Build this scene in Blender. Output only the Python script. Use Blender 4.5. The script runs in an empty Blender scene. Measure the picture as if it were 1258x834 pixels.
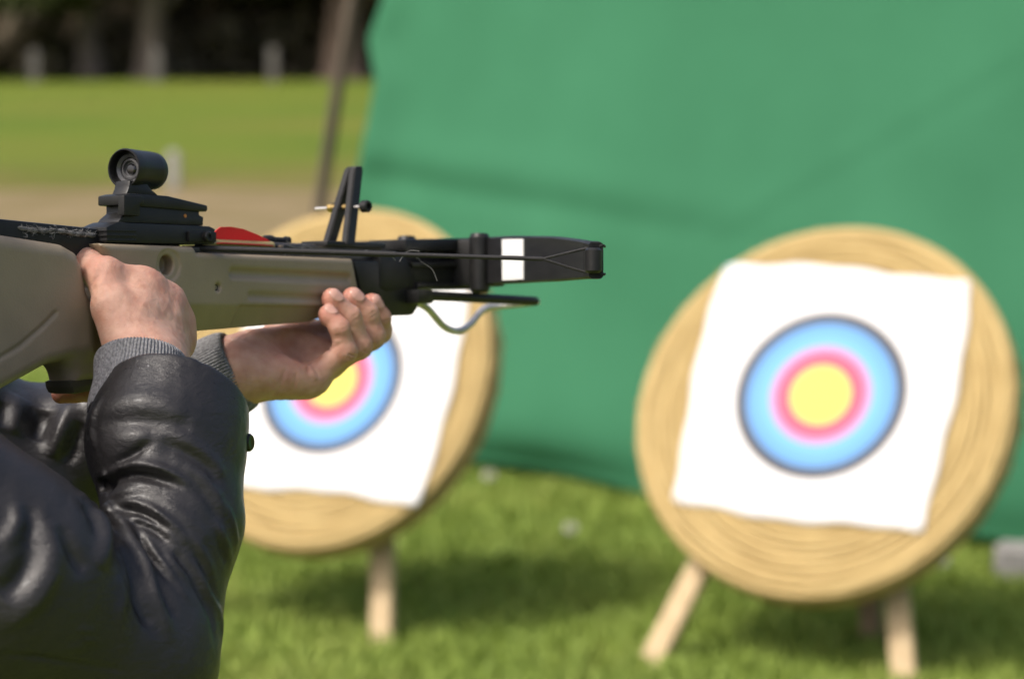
import bpy, bmesh, math, random
import numpy as np
from math import sin, cos, pi, radians, atan2, sqrt
from mathutils import Matrix, Vector

random.seed(7)
RNG = np.random.default_rng(7)
scene = bpy.context.scene
COL = scene.collection

# ------------------------------------------------------------------ camera
cam_d = bpy.data.cameras.new('camera')
cam = bpy.data.objects.new('camera', cam_d)
COL.objects.link(cam)
cam.location = (0, 0, 1.67)
cam.rotation_euler = (radians(90 - 7.2566), 0, 0)
cam_d.sensor_width = 36.0
cam_d.lens = 36.0 * 3000 / 1258
cam_d.clip_start = 0.05
cam_d.clip_end = 3000
cam_d.dof.use_dof = True
cam_d.dof.focus_distance = 1.94
cam_d.dof.aperture_fstop = 4.9
scene.camera = cam

# ------------------------------------------------------------------ sky, sun, exposure
SUN = Vector((-0.50, -0.36, 0.80)).normalized()
world = bpy.data.worlds.new('World')
scene.world = world
world.use_nodes = True
nt = world.node_tree
sky = nt.nodes.new('ShaderNodeTexSky')
sky.sky_type = 'NISHITA'
sky.sun_disc = False
sky.sun_elevation = math.asin(SUN.z)
sky.sun_rotation = atan2(SUN.x, SUN.y)
sky.dust_density = 6.0
sky.air_density = 0.8
sky.ozone_density = 0.8
nt.links.new(sky.outputs[0], nt.nodes['Background'].inputs[0])
nt.nodes['Background'].inputs[1].default_value = 0.15
sun_d = bpy.data.lights.new('sun', 'SUN')
sun_d.energy = 2.0
sun_d.angle = radians(8.0)
sun_d.color = (1.0, 0.96, 0.90)
sun = bpy.data.objects.new('sun', sun_d)
COL.objects.link(sun)
sun.location = (-6, -4, 12)
sun.rotation_euler = (-SUN).to_track_quat('-Z', 'Y').to_euler()
scene.view_settings.view_transform = 'Standard'
scene.view_settings.look = 'None'
scene.view_settings.gamma = 1.0
scene.view_settings.use_curve_mapping = False
scene.view_settings.exposure = 0.50
scene.render.engine = 'CYCLES'
scene.cycles.use_denoising = True
scene.cycles.max_bounces = 8

# ------------------------------------------------------------------ helpers: scene objects
def tag(o, label=None, cat=None, group=None, kind=None):
    if label: o['label'] = label
    if cat: o['category'] = cat
    if group: o['group'] = group
    if kind: o['kind'] = kind
    return o

def empty(name, loc=(0, 0, 0), mat=None):
    o = bpy.data.objects.new(name, None)
    COL.objects.link(o)
    o.empty_display_size = 0.1
    if mat is not None: o.matrix_world = mat
    else: o.location = loc
    return o

def link(name, me, mat, parent=None, smooth=True, angle=None):
    if mat is not None: me.materials.append(mat)
    if smooth:
        me.shade_smooth()
        if angle: me.set_sharp_from_angle(angle=radians(angle))
    o = bpy.data.objects.new(name, me)
    COL.objects.link(o)
    if parent is not None: o.parent = parent
    return o

def from_arrays(name, V, F):
    me = bpy.data.meshes.new(name)
    V = np.asarray(V, dtype=np.float32); F = np.asarray(F, dtype=np.int32)
    k = F.shape[1]
    me.vertices.add(len(V)); me.vertices.foreach_set('co', V.ravel())
    me.loops.add(F.size); me.loops.foreach_set('vertex_index', F.ravel())
    me.polygons.add(len(F))
    me.polygons.foreach_set('loop_start', np.arange(0, F.size, k, dtype=np.int32))
    me.polygons.foreach_set('loop_total', np.full(len(F), k, dtype=np.int32))
    me.update(calc_edges=True)
    return me

def set_attr(me, name, vals):
    at = me.attributes.new(name, 'FLOAT', 'POINT')
    at.data.foreach_set('value', np.asarray(vals, dtype=np.float32))

def bm_obj(name, bm, mat, parent=None, angle=35):
    me = bpy.data.meshes.new(name)
    bmesh.ops.recalc_face_normals(bm, faces=bm.faces[:])
    bm.to_mesh(me); bm.free()
    return link(name, me, mat, parent, True, angle)

def prism(name, poly, t0, t1, mat, parent, bevel=0.0012, axis='x'):
    """closed outline (y, z) pulled from x=t0 to x=t1, with bevelled edges"""
    bm = bmesh.new()
    lo = [bm.verts.new((t0, p[0], p[1])) for p in poly]
    hi = [bm.verts.new((t1, p[0], p[1])) for p in poly]
    n = len(poly)
    bm.faces.new(lo); bm.faces.new(hi[::-1])
    for i in range(n):
        j = (i + 1) % n
        bm.faces.new((lo[i], lo[j], hi[j], hi[i]))
    bmesh.ops.recalc_face_normals(bm, faces=bm.faces[:])
    if bevel:
        bmesh.ops.bevel(bm, geom=bm.edges[:], offset=bevel, segments=2, profile=0.6, affect='EDGES', clamp_overlap=True)
    return bm_obj(name, bm, mat, parent)

def box_pts(s0, s1, h0, h1): return [(s0, h0), (s1, h0), (s1, h1), (s0, h1)]

def smooth_path(pts, k=6):
    pts = [np.array(p, float) for p in pts]
    out = []
    for i in range(len(pts) - 1):
        p0 = pts[max(i - 1, 0)]; p1 = pts[i]; p2 = pts[i + 1]; p3 = pts[min(i + 2, len(pts) - 1)]
        for j in range(k):
            t = j / k
            out.append(0.5 * ((2 * p1) + (-p0 + p2) * t + (2 * p0 - 5 * p1 + 4 * p2 - p3) * t * t + (-p0 + 3 * p1 - 3 * p2 + p3) * t ** 3))
    out.append(pts[-1])
    return out

def tube_arrays(path, rad, seg=12, caps=True):
    path = np.array(path, float); n = len(path)
    rad = np.broadcast_to(np.asarray(rad, float), (n,))
    T = np.gradient(path, axis=0); T /= np.linalg.norm(T, axis=1)[:, None]
    ref = np.array([0, 0, 1.0]) if abs(T[0][2]) < 0.9 else np.array([1.0, 0, 0])
    V = []; N = np.cross(T[0], ref); N /= np.linalg.norm(N)
    ang = np.arange(seg) * 2 * pi / seg
    for i in range(n):
        N = N - T[i] * (N @ T[i]); N /= np.linalg.norm(N)
        B = np.cross(T[i], N)
        V.append(path[i] + rad[i] * (np.cos(ang)[:, None] * N + np.sin(ang)[:, None] * B))
    V = np.concatenate(V)
    F = []
    for i in range(n - 1):
        for j in range(seg):
            k = (j + 1) % seg
            F.append((i * seg + j, i * seg + k, (i + 1) * seg + k, (i + 1) * seg + j))
    if caps:
        c0 = len(V); V = np.vstack([V, path[0], path[-1]])
        for j in range(seg):
            k = (j + 1) % seg
            F.append((c0, k, j, j)); F.append((c0 + 1, (n - 1) * seg + j, (n - 1) * seg + k, (n - 1) * seg + k))
    return V, F

def tubes(name, items, mat, parent, seg=12, angle=None):
    """one mesh from several tubes: items = [(path, radius), ...]"""
    bm = bmesh.new()
    for path, rad in items:
        V, F = tube_arrays(path, rad, seg)
        vs = [bm.verts.new(v) for v in V]
        for f in F:
            q = [vs[i] for i in dict.fromkeys(f)]
            try: bm.faces.new(q)
            except ValueError: pass
    return bm_obj(name, bm, mat, parent, angle or 50)

def lathe(name, prof, origin, axis, mat, parent, seg=40, angle=30):
    """profile [(along, radius)] turned round an axis"""
    ax = Vector(axis).normalized(); o = Vector(origin)
    ref = Vector((0, 0, 1)) if abs(ax.z) < 0.9 else Vector((1, 0, 0))
    n = ax.cross(ref).normalized(); b = ax.cross(n)
    bm = bmesh.new(); rings = []
    for z, r in prof:
        if r < 1e-6: rings.append([bm.verts.new(o + ax * z)]); continue
        rings.append([bm.verts.new(o + ax * z + (n * cos(2 * pi * k / seg) + b * sin(2 * pi * k / seg)) * r) for k in range(seg)])
    for A, B in zip(rings[:-1], rings[1:]):
        for k in range(seg):
            l = (k + 1) % seg
            q = [A[k % len(A)], A[l % len(A)], B[l % len(B)], B[k % len(B)]]
            q = list(dict.fromkeys(q))
            if len(q) > 2: bm.faces.new(q)
    return bm_obj(name, bm, mat, parent, angle)

# ------------------------------------------------------------------ helpers: signed distance modelling
def smin(a, b, k):
    h = np.clip(0.5 + 0.5 * (b - a) / k, 0, 1)
    return b + (a - b) * h - k * h * (1 - h)
def smax(a, b, k): return -smin(-a, -b, k)

def cap(P, a, b, ra, rb):
    a = np.asarray(a, np.float32); b = np.asarray(b, np.float32); ab = b - a
    h = np.clip(((P - a) @ ab) / max(float(ab @ ab), 1e-12), 0, 1)
    return np.linalg.norm(P - (a + h[:, None] * ab), axis=1) - (ra + (rb - ra) * h)

def ell(P, c, rad, R=None):
    q = P - np.asarray(c, np.float32)
    if R is not None: q = q @ np.asarray(R, np.float32)
    rad = np.asarray(rad, np.float32)
    k0 = np.linalg.norm(q / rad, axis=1); k1 = np.linalg.norm(q / (rad * rad), axis=1)
    return k0 * (k0 - 1.0) / np.maximum(k1, 1e-6)

def poly2d(X, Y, pts):
    pts = np.asarray(pts, np.float32); n = len(pts)
    d = np.full(X.shape, 1e9, np.float32); s = np.ones(X.shape, np.float32)
    for i in range(n):
        j = (i - 1) % n
        ex, ey = pts[j] - pts[i]
        wx = X - pts[i][0]; wy = Y - pts[i][1]
        t = np.clip((wx * ex + wy * ey) / (ex * ex + ey * ey), 0, 1)
        d = np.minimum(d, (wx - ex * t) ** 2 + (wy - ey * t) ** 2)
        c1 = Y >= pts[i][1]; c2 = Y < pts[j][1]; c3 = ex * wy > ey * wx
        flip = (c1 & c2 & c3) | (~c1 & ~c2 & ~c3)
        s = np.where(flip, -s, s)
    return s * np.sqrt(d)

def slab(P, poly, c, w, rnd):
    """outline (y, z) given a half width w round x=c, edges rounded by rnd"""
    d2 = poly2d(P[:, 1], P[:, 2], poly) + rnd
    dx = np.abs(P[:, 0] - c) - (w - rnd)
    return np.minimum(np.maximum(d2, dx), 0) + np.sqrt(np.maximum(d2, 0) ** 2 + np.maximum(dx, 0) ** 2) - rnd

def sdf_mesh(f, lo, hi, h, B=8, margin=1.35, relax=1):
    lo = np.asarray(lo, np.float32); hi = np.asarray(hi, np.float32)
    nb = np.ceil((hi - lo) / (h * B)).astype(int)
    n = nb * B
    G = np.ones(n, np.float32)
    bi = np.stack(np.meshgrid(*[np.arange(k) for k in nb], indexing='ij'), -1).reshape(-1, 3)
    cen = (lo + (bi * B + (B - 1) / 2) * h).astype(np.float32)
    dc = f(cen)
    near = np.abs(dc) < (B * h * 0.5 * 1.7321 * margin + 0.006)
    Gb = G.reshape(nb[0], B, nb[1], B, nb[2], B)
    for s, b in zip(np.sign(dc[~near]), bi[~near]): 
        if s < 0: Gb[b[0], :, b[1], :, b[2], :] = -1
    off = np.stack(np.meshgrid(*[np.arange(B)] * 3, indexing='ij'), -1).reshape(-1, 3)
    bn = bi[near]
    for c0 in range(0, len(bn), 400):
        bb = bn[c0:c0 + 400]
        pts = (lo + ((bb[:, None, :] * B + off[None]) * h)).astype(np.float32)
        d = f(pts.reshape(-1, 3)).reshape(len(bb), B, B, B)
        for q, b in zip(d, bb): Gb[b[0], :, b[1], :, b[2], :] = q
    S = G < 0
    cnt = np.zeros(np.array(n) - 1, np.int8)
    for dx in (0, 1):
        for dy in (0, 1):
            for dz in (0, 1):
                cnt += S[dx:n[0] - 1 + dx, dy:n[1] - 1 + dy, dz:n[2] - 1 + dz]
    act = (cnt > 0) & (cnt < 8)
    idx = -np.ones(act.shape, np.int32)
    ci = np.argwhere(act); idx[act] = np.arange(len(ci))
    acc = np.zeros((len(ci), 3), np.float32); num = np.zeros(len(ci), np.float32)
    corners = [(dx, dy, dz) for dx in (0, 1) for dy in (0, 1) for dz in (0, 1)]
    val = {c: G[ci[:, 0] + c[0], ci[:, 1] + c[1], ci[:, 2] + c[2]] for c in corners}
    for c in corners:
        for ax in range(3):
            if c[ax]: continue
            e = list(c); e[ax] = 1; e = tuple(e)
            a, b = val[c], val[e]
            m = (a < 0) != (b < 0)
            t = np.where(m, a / np.where(m, a - b, 1), 0)
            p = np.tile(np.array(c, np.float32), (len(ci), 1)); p[:, ax] += t
            acc[m] += p[m]; num[m] += 1
    V = lo + (ci + acc / num[:, None]) * h
    F = []
    for ax in range(3):
        a1, a2 = (ax + 1) % 3, (ax + 2) % 3
        sl0 = [slice(1, None)] * 3; sl0[ax] = slice(0, n[ax] - 1)
        sl1 = [slice(1, None)] * 3; sl1[ax] = slice(1, n[ax])
        A = S[tuple(sl0)]; Bq = S[tuple(sl1)]
        e = np.argwhere(A != Bq); neg = A[A != Bq]
        e = e + 1; e[:, ax] -= 1
        ok = (e[:, a1] < n[a1] - 1) & (e[:, a2] < n[a2] - 1)
        e = e[ok]; neg = neg[ok]
        def g(d1, d2):
            q = e.copy(); q[:, a1] -= d1; q[:, a2] -= d2
            return idx[q[:, 0], q[:, 1], q[:, 2]]
        quad = np.stack([g(1, 1), g(0, 1), g(0, 0), g(1, 0)], 1)
        quad[~neg] = quad[~neg][:, ::-1]
        F.append(quad)
    F = np.concatenate(F)
    F = F[(F >= 0).all(1)]
    for _ in range(relax):
        for lam in (0.5, -0.45):
            sacc = np.zeros_like(V); sn = np.zeros(len(V), np.float32)
            for i in range(4):
                a, b = F[:, i], F[:, (i + 1) % 4]
                np.add.at(sacc, a, V[b]); np.add.at(sn, a, 1)
                np.add.at(sacc, b, V[a]); np.add.at(sn, b, 1)
            V = V + lam * (sacc / np.maximum(sn, 1)[:, None] - V)
    return V, F

def vnoise(P, scale, seed=0):
    """smooth value noise in numpy, about -1..1"""
    q = P * scale + seed * 17.31
    i = np.floor(q).astype(np.int64); f = q - i; f = f * f * (3 - 2 * f)
    def hsh(ix, iy, iz):
        v = (ix * 374761393 + iy * 668265263 + iz * 2147483647 + seed * 974634) & 0xffffffff
        v = ((v ^ (v >> 13)) * 1274126177) & 0xffffffff
        return ((v ^ (v >> 16)) & 0xffff) / 32767.5 - 1.0
    r = 0
    for dx in (0, 1):
        for dy in (0, 1):
            for dz in (0, 1):
                w = (f[:, 0] if dx else 1 - f[:, 0]) * (f[:, 1] if dy else 1 - f[:, 1]) * (f[:, 2] if dz else 1 - f[:, 2])
                r = r + w * hsh(i[:, 0] + dx, i[:, 1] + dy, i[:, 2] + dz)
    return r

# ------------------------------------------------------------------ helpers: materials
def mat(name, col, rough=0.5, metal=0.0, col2=None, nscale=20, ndet=4, bump=0.0, bscale=200, spec=0.5, stretch=None, coat=0.0, bdist=0.001, rvar=0.0, lohi=(0.35, 0.65)):
    m = bpy.data.materials.new(name); m.use_nodes = True
    N = m.node_tree.nodes; Lk = m.node_tree.links
    b = N['Principled BSDF']
    b.inputs['Base Color'].default_value = (*col, 1)
    b.inputs['Roughness'].default_value = rough
    b.inputs['Metallic'].default_value = metal
    b.inputs['Specular IOR Level'].default_value = spec
    b.inputs['Coat Weight'].default_value = coat
    tc = N.new('ShaderNodeTexCoord'); vec = tc.outputs['Object']
    if stretch:
        mp = N.new('ShaderNodeMapping'); mp.inputs['Scale'].default_value = stretch
        Lk.new(vec, mp.inputs['Vector']); vec = mp.outputs['Vector']
    if col2 is not None:
        tx = N.new('ShaderNodeTexNoise'); tx.inputs['Scale'].default_value = nscale; tx.inputs['Detail'].default_value = ndet
        Lk.new(vec, tx.inputs['Vector'])
        rp = N.new('ShaderNodeValToRGB')
        rp.color_ramp.elements[0].position = lohi[0]; rp.color_ramp.elements[0].color = (*col, 1)
        rp.color_ramp.elements[1].position = lohi[1]; rp.color_ramp.elements[1].color = (*col2, 1)
        Lk.new(tx.outputs['Fac'], rp.inputs['Fac']); Lk.new(rp.outputs['Color'], b.inputs['Base Color'])
        if rvar:
            mr = N.new('ShaderNodeMapRange'); mr.inputs['To Min'].default_value = rough - rvar; mr.inputs['To Max'].default_value = rough + rvar
            Lk.new(tx.outputs['Fac'], mr.inputs['Value']); Lk.new(mr.outputs['Result'], b.inputs['Roughness'])
    if bump:
        t2 = N.new('ShaderNodeTexNoise'); t2.inputs['Scale'].default_value = bscale; t2.inputs['Detail'].default_value = 4
        Lk.new(vec, t2.inputs['Vector'])
        bp = N.new('ShaderNodeBump'); bp.inputs['Strength'].default_value = bump; bp.inputs['Distance'].default_value = bdist
        Lk.new(t2.outputs['Fac'], bp.inputs['Height']); Lk.new(bp.outputs['Normal'], b.inputs['Normal'])
    return m

M = {}
M['olive'] = mat('olive_plastic', (0.268, 0.213, 0.142), 0.45, col2=(0.226, 0.180, 0.118), nscale=22, ndet=8, bump=0.45, bscale=700, bdist=0.0005, rvar=0.12)
M['black'] = mat('black_metal', (0.010, 0.010, 0.010), 0.40, col2=(0.017, 0.0165, 0.016), nscale=60, bump=0.3, bscale=700, bdist=0.0003, rvar=0.08, spec=0.32)
M['black_plastic'] = mat('black_plastic', (0.0085, 0.0085, 0.0085), 0.5, col2=(0.014, 0.0138, 0.0135), nscale=45, bump=0.3, bscale=900, bdist=0.0003, spec=0.32)
M['grip_cap'] = mat('dark_olive_rubber', (0.050, 0.044, 0.029), 0.6, bump=0.2, bscale=600, bdist=0.0004)
M['limb'] = mat('black_fibreglass', (0.011, 0.011, 0.012), 0.40, col2=(0.017, 0.017, 0.018), nscale=40, stretch=(1, 1, 8), bump=0.2, bscale=500, bdist=0.0003, spec=0.32)
M['rail'] = mat('worn_dark_rail', (0.022, 0.020, 0.018), 0.40, col2=(0.16, 0.12, 0.08), nscale=70, ndet=6, stretch=(3, 0.25, 3), lohi=(0.50, 0.78), bump=0.3, bscale=300, bdist=0.0004)
M['string'] = mat('black_string', (0.010, 0.009, 0.009), 0.65, bump=0.8, bscale=1500, bdist=0.0006)
M['fray'] = mat('frayed_fibre', (0.20, 0.195, 0.19), 0.8)
M['rope_dark'] = mat('worn_dark_rope', (0.03, 0.03, 0.03), 0.9, col2=(0.17, 0.165, 0.16), nscale=220, ndet=6, bump=0.9, bscale=900, bdist=0.001)
M['steel'] = mat('worn_steel', (0.62, 0.60, 0.58), 0.40, 0.55, col2=(0.46, 0.44, 0.42), nscale=90, bump=0.15, bscale=400, bdist=0.0003)
M['brass'] = mat('brass', (0.60, 0.42, 0.16), 0.35, 1.0, col2=(0.38, 0.26, 0.10), nscale=80)
M['gold_shaft'] = mat('pale_gold_shaft', (0.42, 0.33, 0.13), 0.35, 0.2, col2=(0.30, 0.23, 0.09), nscale=60, stretch=(1, 0.2, 1))
M['red'] = mat('red_vane', (0.66, 0.012, 0.016), 0.42)
M['white'] = mat('white_sticker', (0.80, 0.80, 0.79), 0.35)
M['ring_grey'] = mat('grey_ring', (0.085, 0.085, 0.088), 0.32)
M['tube_in'] = mat('dark_inner_ring', (0.010, 0.010, 0.011), 0.5)
M['lens'] = mat('lens_glass', (0.006, 0.006, 0.008), 0.05, coat=0.5)
M['orange'] = mat('orange_dot_paint', (0.55, 0.20, 0.04), 0.5)

# ================================================================== SETTING
def ground_mat():
    m = bpy.data.materials.new('grass_ground'); m.use_nodes = True
    N = m.node_tree.nodes; Lk = m.node_tree.links; b = N['Principled BSDF']
    b.inputs['Roughness'].default_value = 0.9; b.inputs['Specular IOR Level'].default_value = 0.15
    g = N.new('ShaderNodeNewGeometry')
    def noise(scale, det=4):
        t = N.new('ShaderNodeTexNoise'); t.inputs['Scale'].default_value = scale; t.inputs['Detail'].default_value = det
        Lk.new(g.outputs['Position'], t.inputs['Vector']); return t.outputs['Fac']
    def ramp(fac, stops):
        r = N.new('ShaderNodeValToRGB'); Lk.new(fac, r.inputs['Fac'])
        e = r.color_ramp.elements
        e[0].position, e[0].color = stops[0][0], (*stops[0][1], 1)
        e[1].position, e[1].color = stops[-1][0], (*stops[-1][1], 1)
        for p, c in stops[1:-1]:
            n = e.new(p); n.color = (*c, 1)
        return r.outputs['Color']
    def mix(f, a, c):
        x = N.new('ShaderNodeMix'); x.data_type = 'RGBA'
        Lk.new(f, x.inputs['Factor']); Lk.new(a, x.inputs['A']); Lk.new(c, x.inputs['B']); return x.outputs['Result']
    near = ramp(noise(2.2, 6), [(0.30, (0.120, 0.180, 0.024)), (0.5, (0.170, 0.230, 0.036)), (0.72, (0.240, 0.225, 0.070))])
    far = ramp(noise(0.16, 5), [(0.30, (0.092, 0.145, 0.014)), (0.5, (0.125, 0.168, 0.018)), (0.72, (0.160, 0.160, 0.028))])
    dry = ramp(noise(0.5, 6), [(0.32, (0.115, 0.125, 0.020)), (0.5, (0.160, 0.140, 0.036)), (0.70, (0.205, 0.155, 0.065))])
    sep = N.new('ShaderNodeSeparateXYZ'); Lk.new(g.outputs['Position'], sep.inputs[0])
    wob = N.new('ShaderNodeMath'); wob.operation = 'MULTIPLY_ADD'; wob.inputs[1].default_value = 9.0
    Lk.new(noise(0.35, 3), wob.inputs[0]); Lk.new(sep.outputs['Y'], wob.inputs[2])
    def band(lo, hi):
        r = N.new('ShaderNodeMapRange'); r.inputs['From Min'].default_value = lo; r.inputs['From Max'].default_value = hi
        r.interpolation_type = 'SMOOTHSTEP'; Lk.new(wob.outputs[0], r.inputs['Value']); return r.outputs['Result']
    c = mix(band(20, 26), near, dry)
    c = mix(band(29, 38), c, far)
    Lk.new(c, b.inputs['Base Color'])
    t = N.new('ShaderNodeTexNoise'); t.inputs['Scale'].default_value = 60; t.inputs['Detail'].default_value = 5
    Lk.new(g.outputs['Position'], t.inputs['Vector'])
    bp = N.new('ShaderNodeBump'); bp.inputs['Strength'].default_value = 0.8; bp.inputs['Distance'].default_value = 0.03
    Lk.new(t.outputs['Fac'], bp.inputs['Height']); Lk.new(bp.outputs['Normal'], b.inputs['Normal'])
    return m
M['ground'] = ground_mat()
M['path'] = mat('trodden_earth', (0.24, 0.185, 0.105), 0.95, col2=(0.17, 0.135, 0.06), nscale=0.8, ndet=6, spec=0.1, bump=0.6, bscale=30, bdist=0.02)

bm = bmesh.new()
for (x, y) in ((-900, -60), (900, -60), (900, 1500), (-900, 1500)): bm.verts.new((x, y, 0))
bm.faces.new(bm.verts[:])
tag(bm_obj('ground', bm, M['ground']), kind='structure')

bm = bmesh.new(); rows = []
for i in range(90):
    x = -45 + i
    y0 = 19.6 + 0.5 * sin(x * 0.35) + 0.25 * sin(x * 1.3); y1 = 25.4 + 0.6 * sin(x * 0.27 + 1) + 0.3 * sin(x * 1.1)
    rows.append((bm.verts.new((x, y0, 0.004)), bm.verts.new((x, y1, 0.004))))
for A, B in zip(rows[:-1], rows[1:]): bm.faces.new((A[0], B[0], B[1], A[1]))
tag(bm_obj('path', bm, M['path']), kind='structure')

# short grass in front of and round the targets: nobody could count the blades
def blade_mat():
    m = bpy.data.materials.new('grass_blades'); m.use_nodes = True
    N = m.node_tree.nodes; Lk = m.node_tree.links; b = N['Principled BSDF']
    b.inputs['Roughness'].default_value = 0.6; b.inputs['Specular IOR Level'].default_value = 0.25
    a = N.new('ShaderNodeAttribute'); a.attribute_name = 'tone'
    r = N.new('ShaderNodeValToRGB'); Lk.new(a.outputs['Fac'], r.inputs['Fac'])
    e = r.color_ramp.elements
    e[0].position, e[0].color = 0.0, (0.145, 0.215, 0.034, 1)
    e[1].position, e[1].color = 1.0, (0.340, 0.300, 0.120, 1)
    n = e.new(0.55); n.color = (0.225, 0.300, 0.054, 1)
    n = e.new(0.80); n.color = (0.255, 0.290, 0.065, 1)
    Lk.new(r.outputs['Color'], b.inputs['Base Color'])
    return m
M['blades'] = blade_mat()
n = 130000
d = 4.9 + 7.0 * RNG.random(n) ** 1.25
x = (RNG.random(n) - 0.5) * 2 * 0.30 * d + 0.1
m_ = 45000                                   # thinning out to all sides
d[:m_] = 7.6 + 2.6 * RNG.normal(size=m_); x[:m_] = 0.1 + 2.6 * RNG.normal(size=m_)
keep = (d > 2.6) & (d < 18); d = d[keep]; x = x[keep]; n = len(d)
P0 = np.stack([x, d, np.zeros(n)], 1)
clump = vnoise(P0, 2.0, 3) * 0.5 + vnoise(P0, 7.0, 4) * 0.3
hgt = 0.028 + 0.022 * RNG.random(n) + 0.010 * clump
az = RNG.random(n) * 2 * pi
side = np.stack([np.cos(az), np.sin(az), 0 * az], 1) * (0.0035 + 0.002 * RNG.random(n))[:, None]
lean = np.stack([np.cos(az + 1.3), np.sin(az + 1.3), 0 * az], 1) * (hgt * (0.2 + 0.6 * RNG.random(n)))[:, None]
tip = P0 + lean; tip[:, 2] = hgt
mid = P0 + lean * 0.35; mid[:, 2] = hgt * 0.6
V = np.stack([P0 - side, P0 + side, mid + side * 0.7, tip, mid - side * 0.7], 1).reshape(-1, 3)
i0 = np.arange(n)[:, None] * 5
me = from_arrays('grass', V, np.concatenate([i0 + np.array([[0, 1, 2, 4]])]))
me2 = from_arrays('grass_tips', V, np.concatenate([i0 + np.array([[4, 2, 3]])]))
bm = bmesh.new(); bm.from_mesh(me); bm.from_mesh(me2)
bpy.data.meshes.remove(me2)
bm.to_mesh(me); bm.free()
tone = np.clip(0.45 + 0.38 * clump + 0.25 * (RNG.random(n) - 0.5), 0, 1).repeat(5)
set_attr(me, 'tone', np.tile(tone, 2))
tag(link('grass', me, M['blades'], None, False), 'short green lawn grass around the archery targets', 'grass', kind='stuff')

# ------------------------------------------------------------------ wood at the far edge of the field
M['bark'] = mat('grey_brown_bark', (0.13, 0.100, 0.080), 0.9, col2=(0.20, 0.163, 0.135), nscale=3, ndet=6, stretch=(1, 1, 0.3), bump=0.8, bscale=8, bdist=0.05)
M['bark_dark'] = mat('dark_brown_bark', (0.080, 0.055, 0.040), 0.9, col2=(0.13, 0.090, 0.066), nscale=3, ndet=6, stretch=(1, 1, 0.3), bump=0.8, bscale=8, bdist=0.05)
M['leaf'] = mat('dark_leaves', (0.045, 0.060, 0.018), 0.6, col2=(0.085, 0.095, 0.028), nscale=0.9, ndet=3, spec=0.3)
M['leaf_olive'] = mat('olive_leaves', (0.060, 0.068, 0.018), 0.6, col2=(0.100, 0.098, 0.030), nscale=0.9, ndet=3, spec=0.3)
M['shrub'] = mat('shrub_leaves', (0.120, 0.110, 0.070), 0.7, col2=(0.170, 0.138, 0.095), nscale=0.6, ndet=4, spec=0.2)

def leaf_cloud(cents, rads, per, size, rng):
    cents = np.array(cents); k = len(cents); n = k * per
    dirs = rng.normal(size=(n, 3)); dirs /= np.linalg.norm(dirs, axis=1)[:, None]
    c = np.repeat(cents, per, 0); rr = np.repeat(np.array(rads), per)
    p = c + dirs * (rr * (0.35 + 0.65 * rng.random(n) ** 0.5))[:, None] * np.array([1, 1, 0.75])
    u = rng.normal(size=(n, 3)); u /= np.linalg.norm(u, axis=1)[:, None]
    w = np.cross(u, rng.normal(size=(n, 3))); w /= np.linalg.norm(w, axis=1)[:, None]
    s = size * (0.6 + 0.8 * rng.random(n))[:, None]
    V = np.stack([p - u * s, p + w * s * 0.55, p + u * s, p - w * s * 0.55], 1).reshape(-1, 3)
    return V, np.arange(n * 4).reshape(-1, 4)

def tree(name, label, x, y, trunk_r, height, crown_base, spread, bark, leafm, seed, lean=0.0):
    rng = np.random.default_rng(seed)
    root = empty(name, (x, y, 0))
    tag(root, label, 'tree', 'trees along the far edge of the field')
    top = np.array([lean * height, rng.normal() * 0.3, height * 0.8])
    path = smooth_path([(0, 0, -0.1), (lean * 1.5 + rng.normal() * 0.05, 0, 2.0), top * 0.55 + rng.normal(size=3) * 0.15, top], 4)
    rad = trunk_r * (1 - 0.8 * np.linspace(0, 1, len(path))); rad[0] *= 1.35
    items = [(path, rad)]
    cents, rads = [], []
    nl = 11
    for i in range(nl):
        b = path[int(len(path) * (0.35 + 0.55 * i / nl))]
        a = i * 2.4 + rng.random(); L = spread * (1.0 - 0.45 * i / nl)
        e = b + np.array([cos(a) * L, sin(a) * L, height * (0.02 + 0.16 * rng.random())])
        e[2] = max(e[2], crown_base + 0.6)
        m_ = (b + e) / 2 + np.array([0, 0, 0.4])
        items.append((smooth_path([b, m_, e], 3), np.linspace(trunk_r * 0.32, trunk_r * 0.08, 7)))
        for q in (0.45, 0.75, 1.0):
            c = b + (e - b) * q + rng.normal(size=3) * 0.5
            c[2] = max(c[2], crown_base + 0.9)
            cents.append(c); rads.append(1.0 + 0.8 * rng.random())
        drop = e + np.array([cos(a) * 0.5, sin(a) * 0.5, 0]); drop[2] = crown_base + 0.7 + rng.random()
        cents.append(drop); rads.append(1.1 + 0.6 * rng.random())
    for i in range(8):
        cents.append(top + rng.normal(size=3) * np.array([spread * 0.35, spread * 0.35, 0.9])); rads.append(1.3)
    tubes('trunk', items, bark, root, 9)
    V, F = leaf_cloud(cents, rads, 95, 0.24, rng)
    link('crown', from_arrays('crown', V, F), leafm, root, False)
    return root

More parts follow.
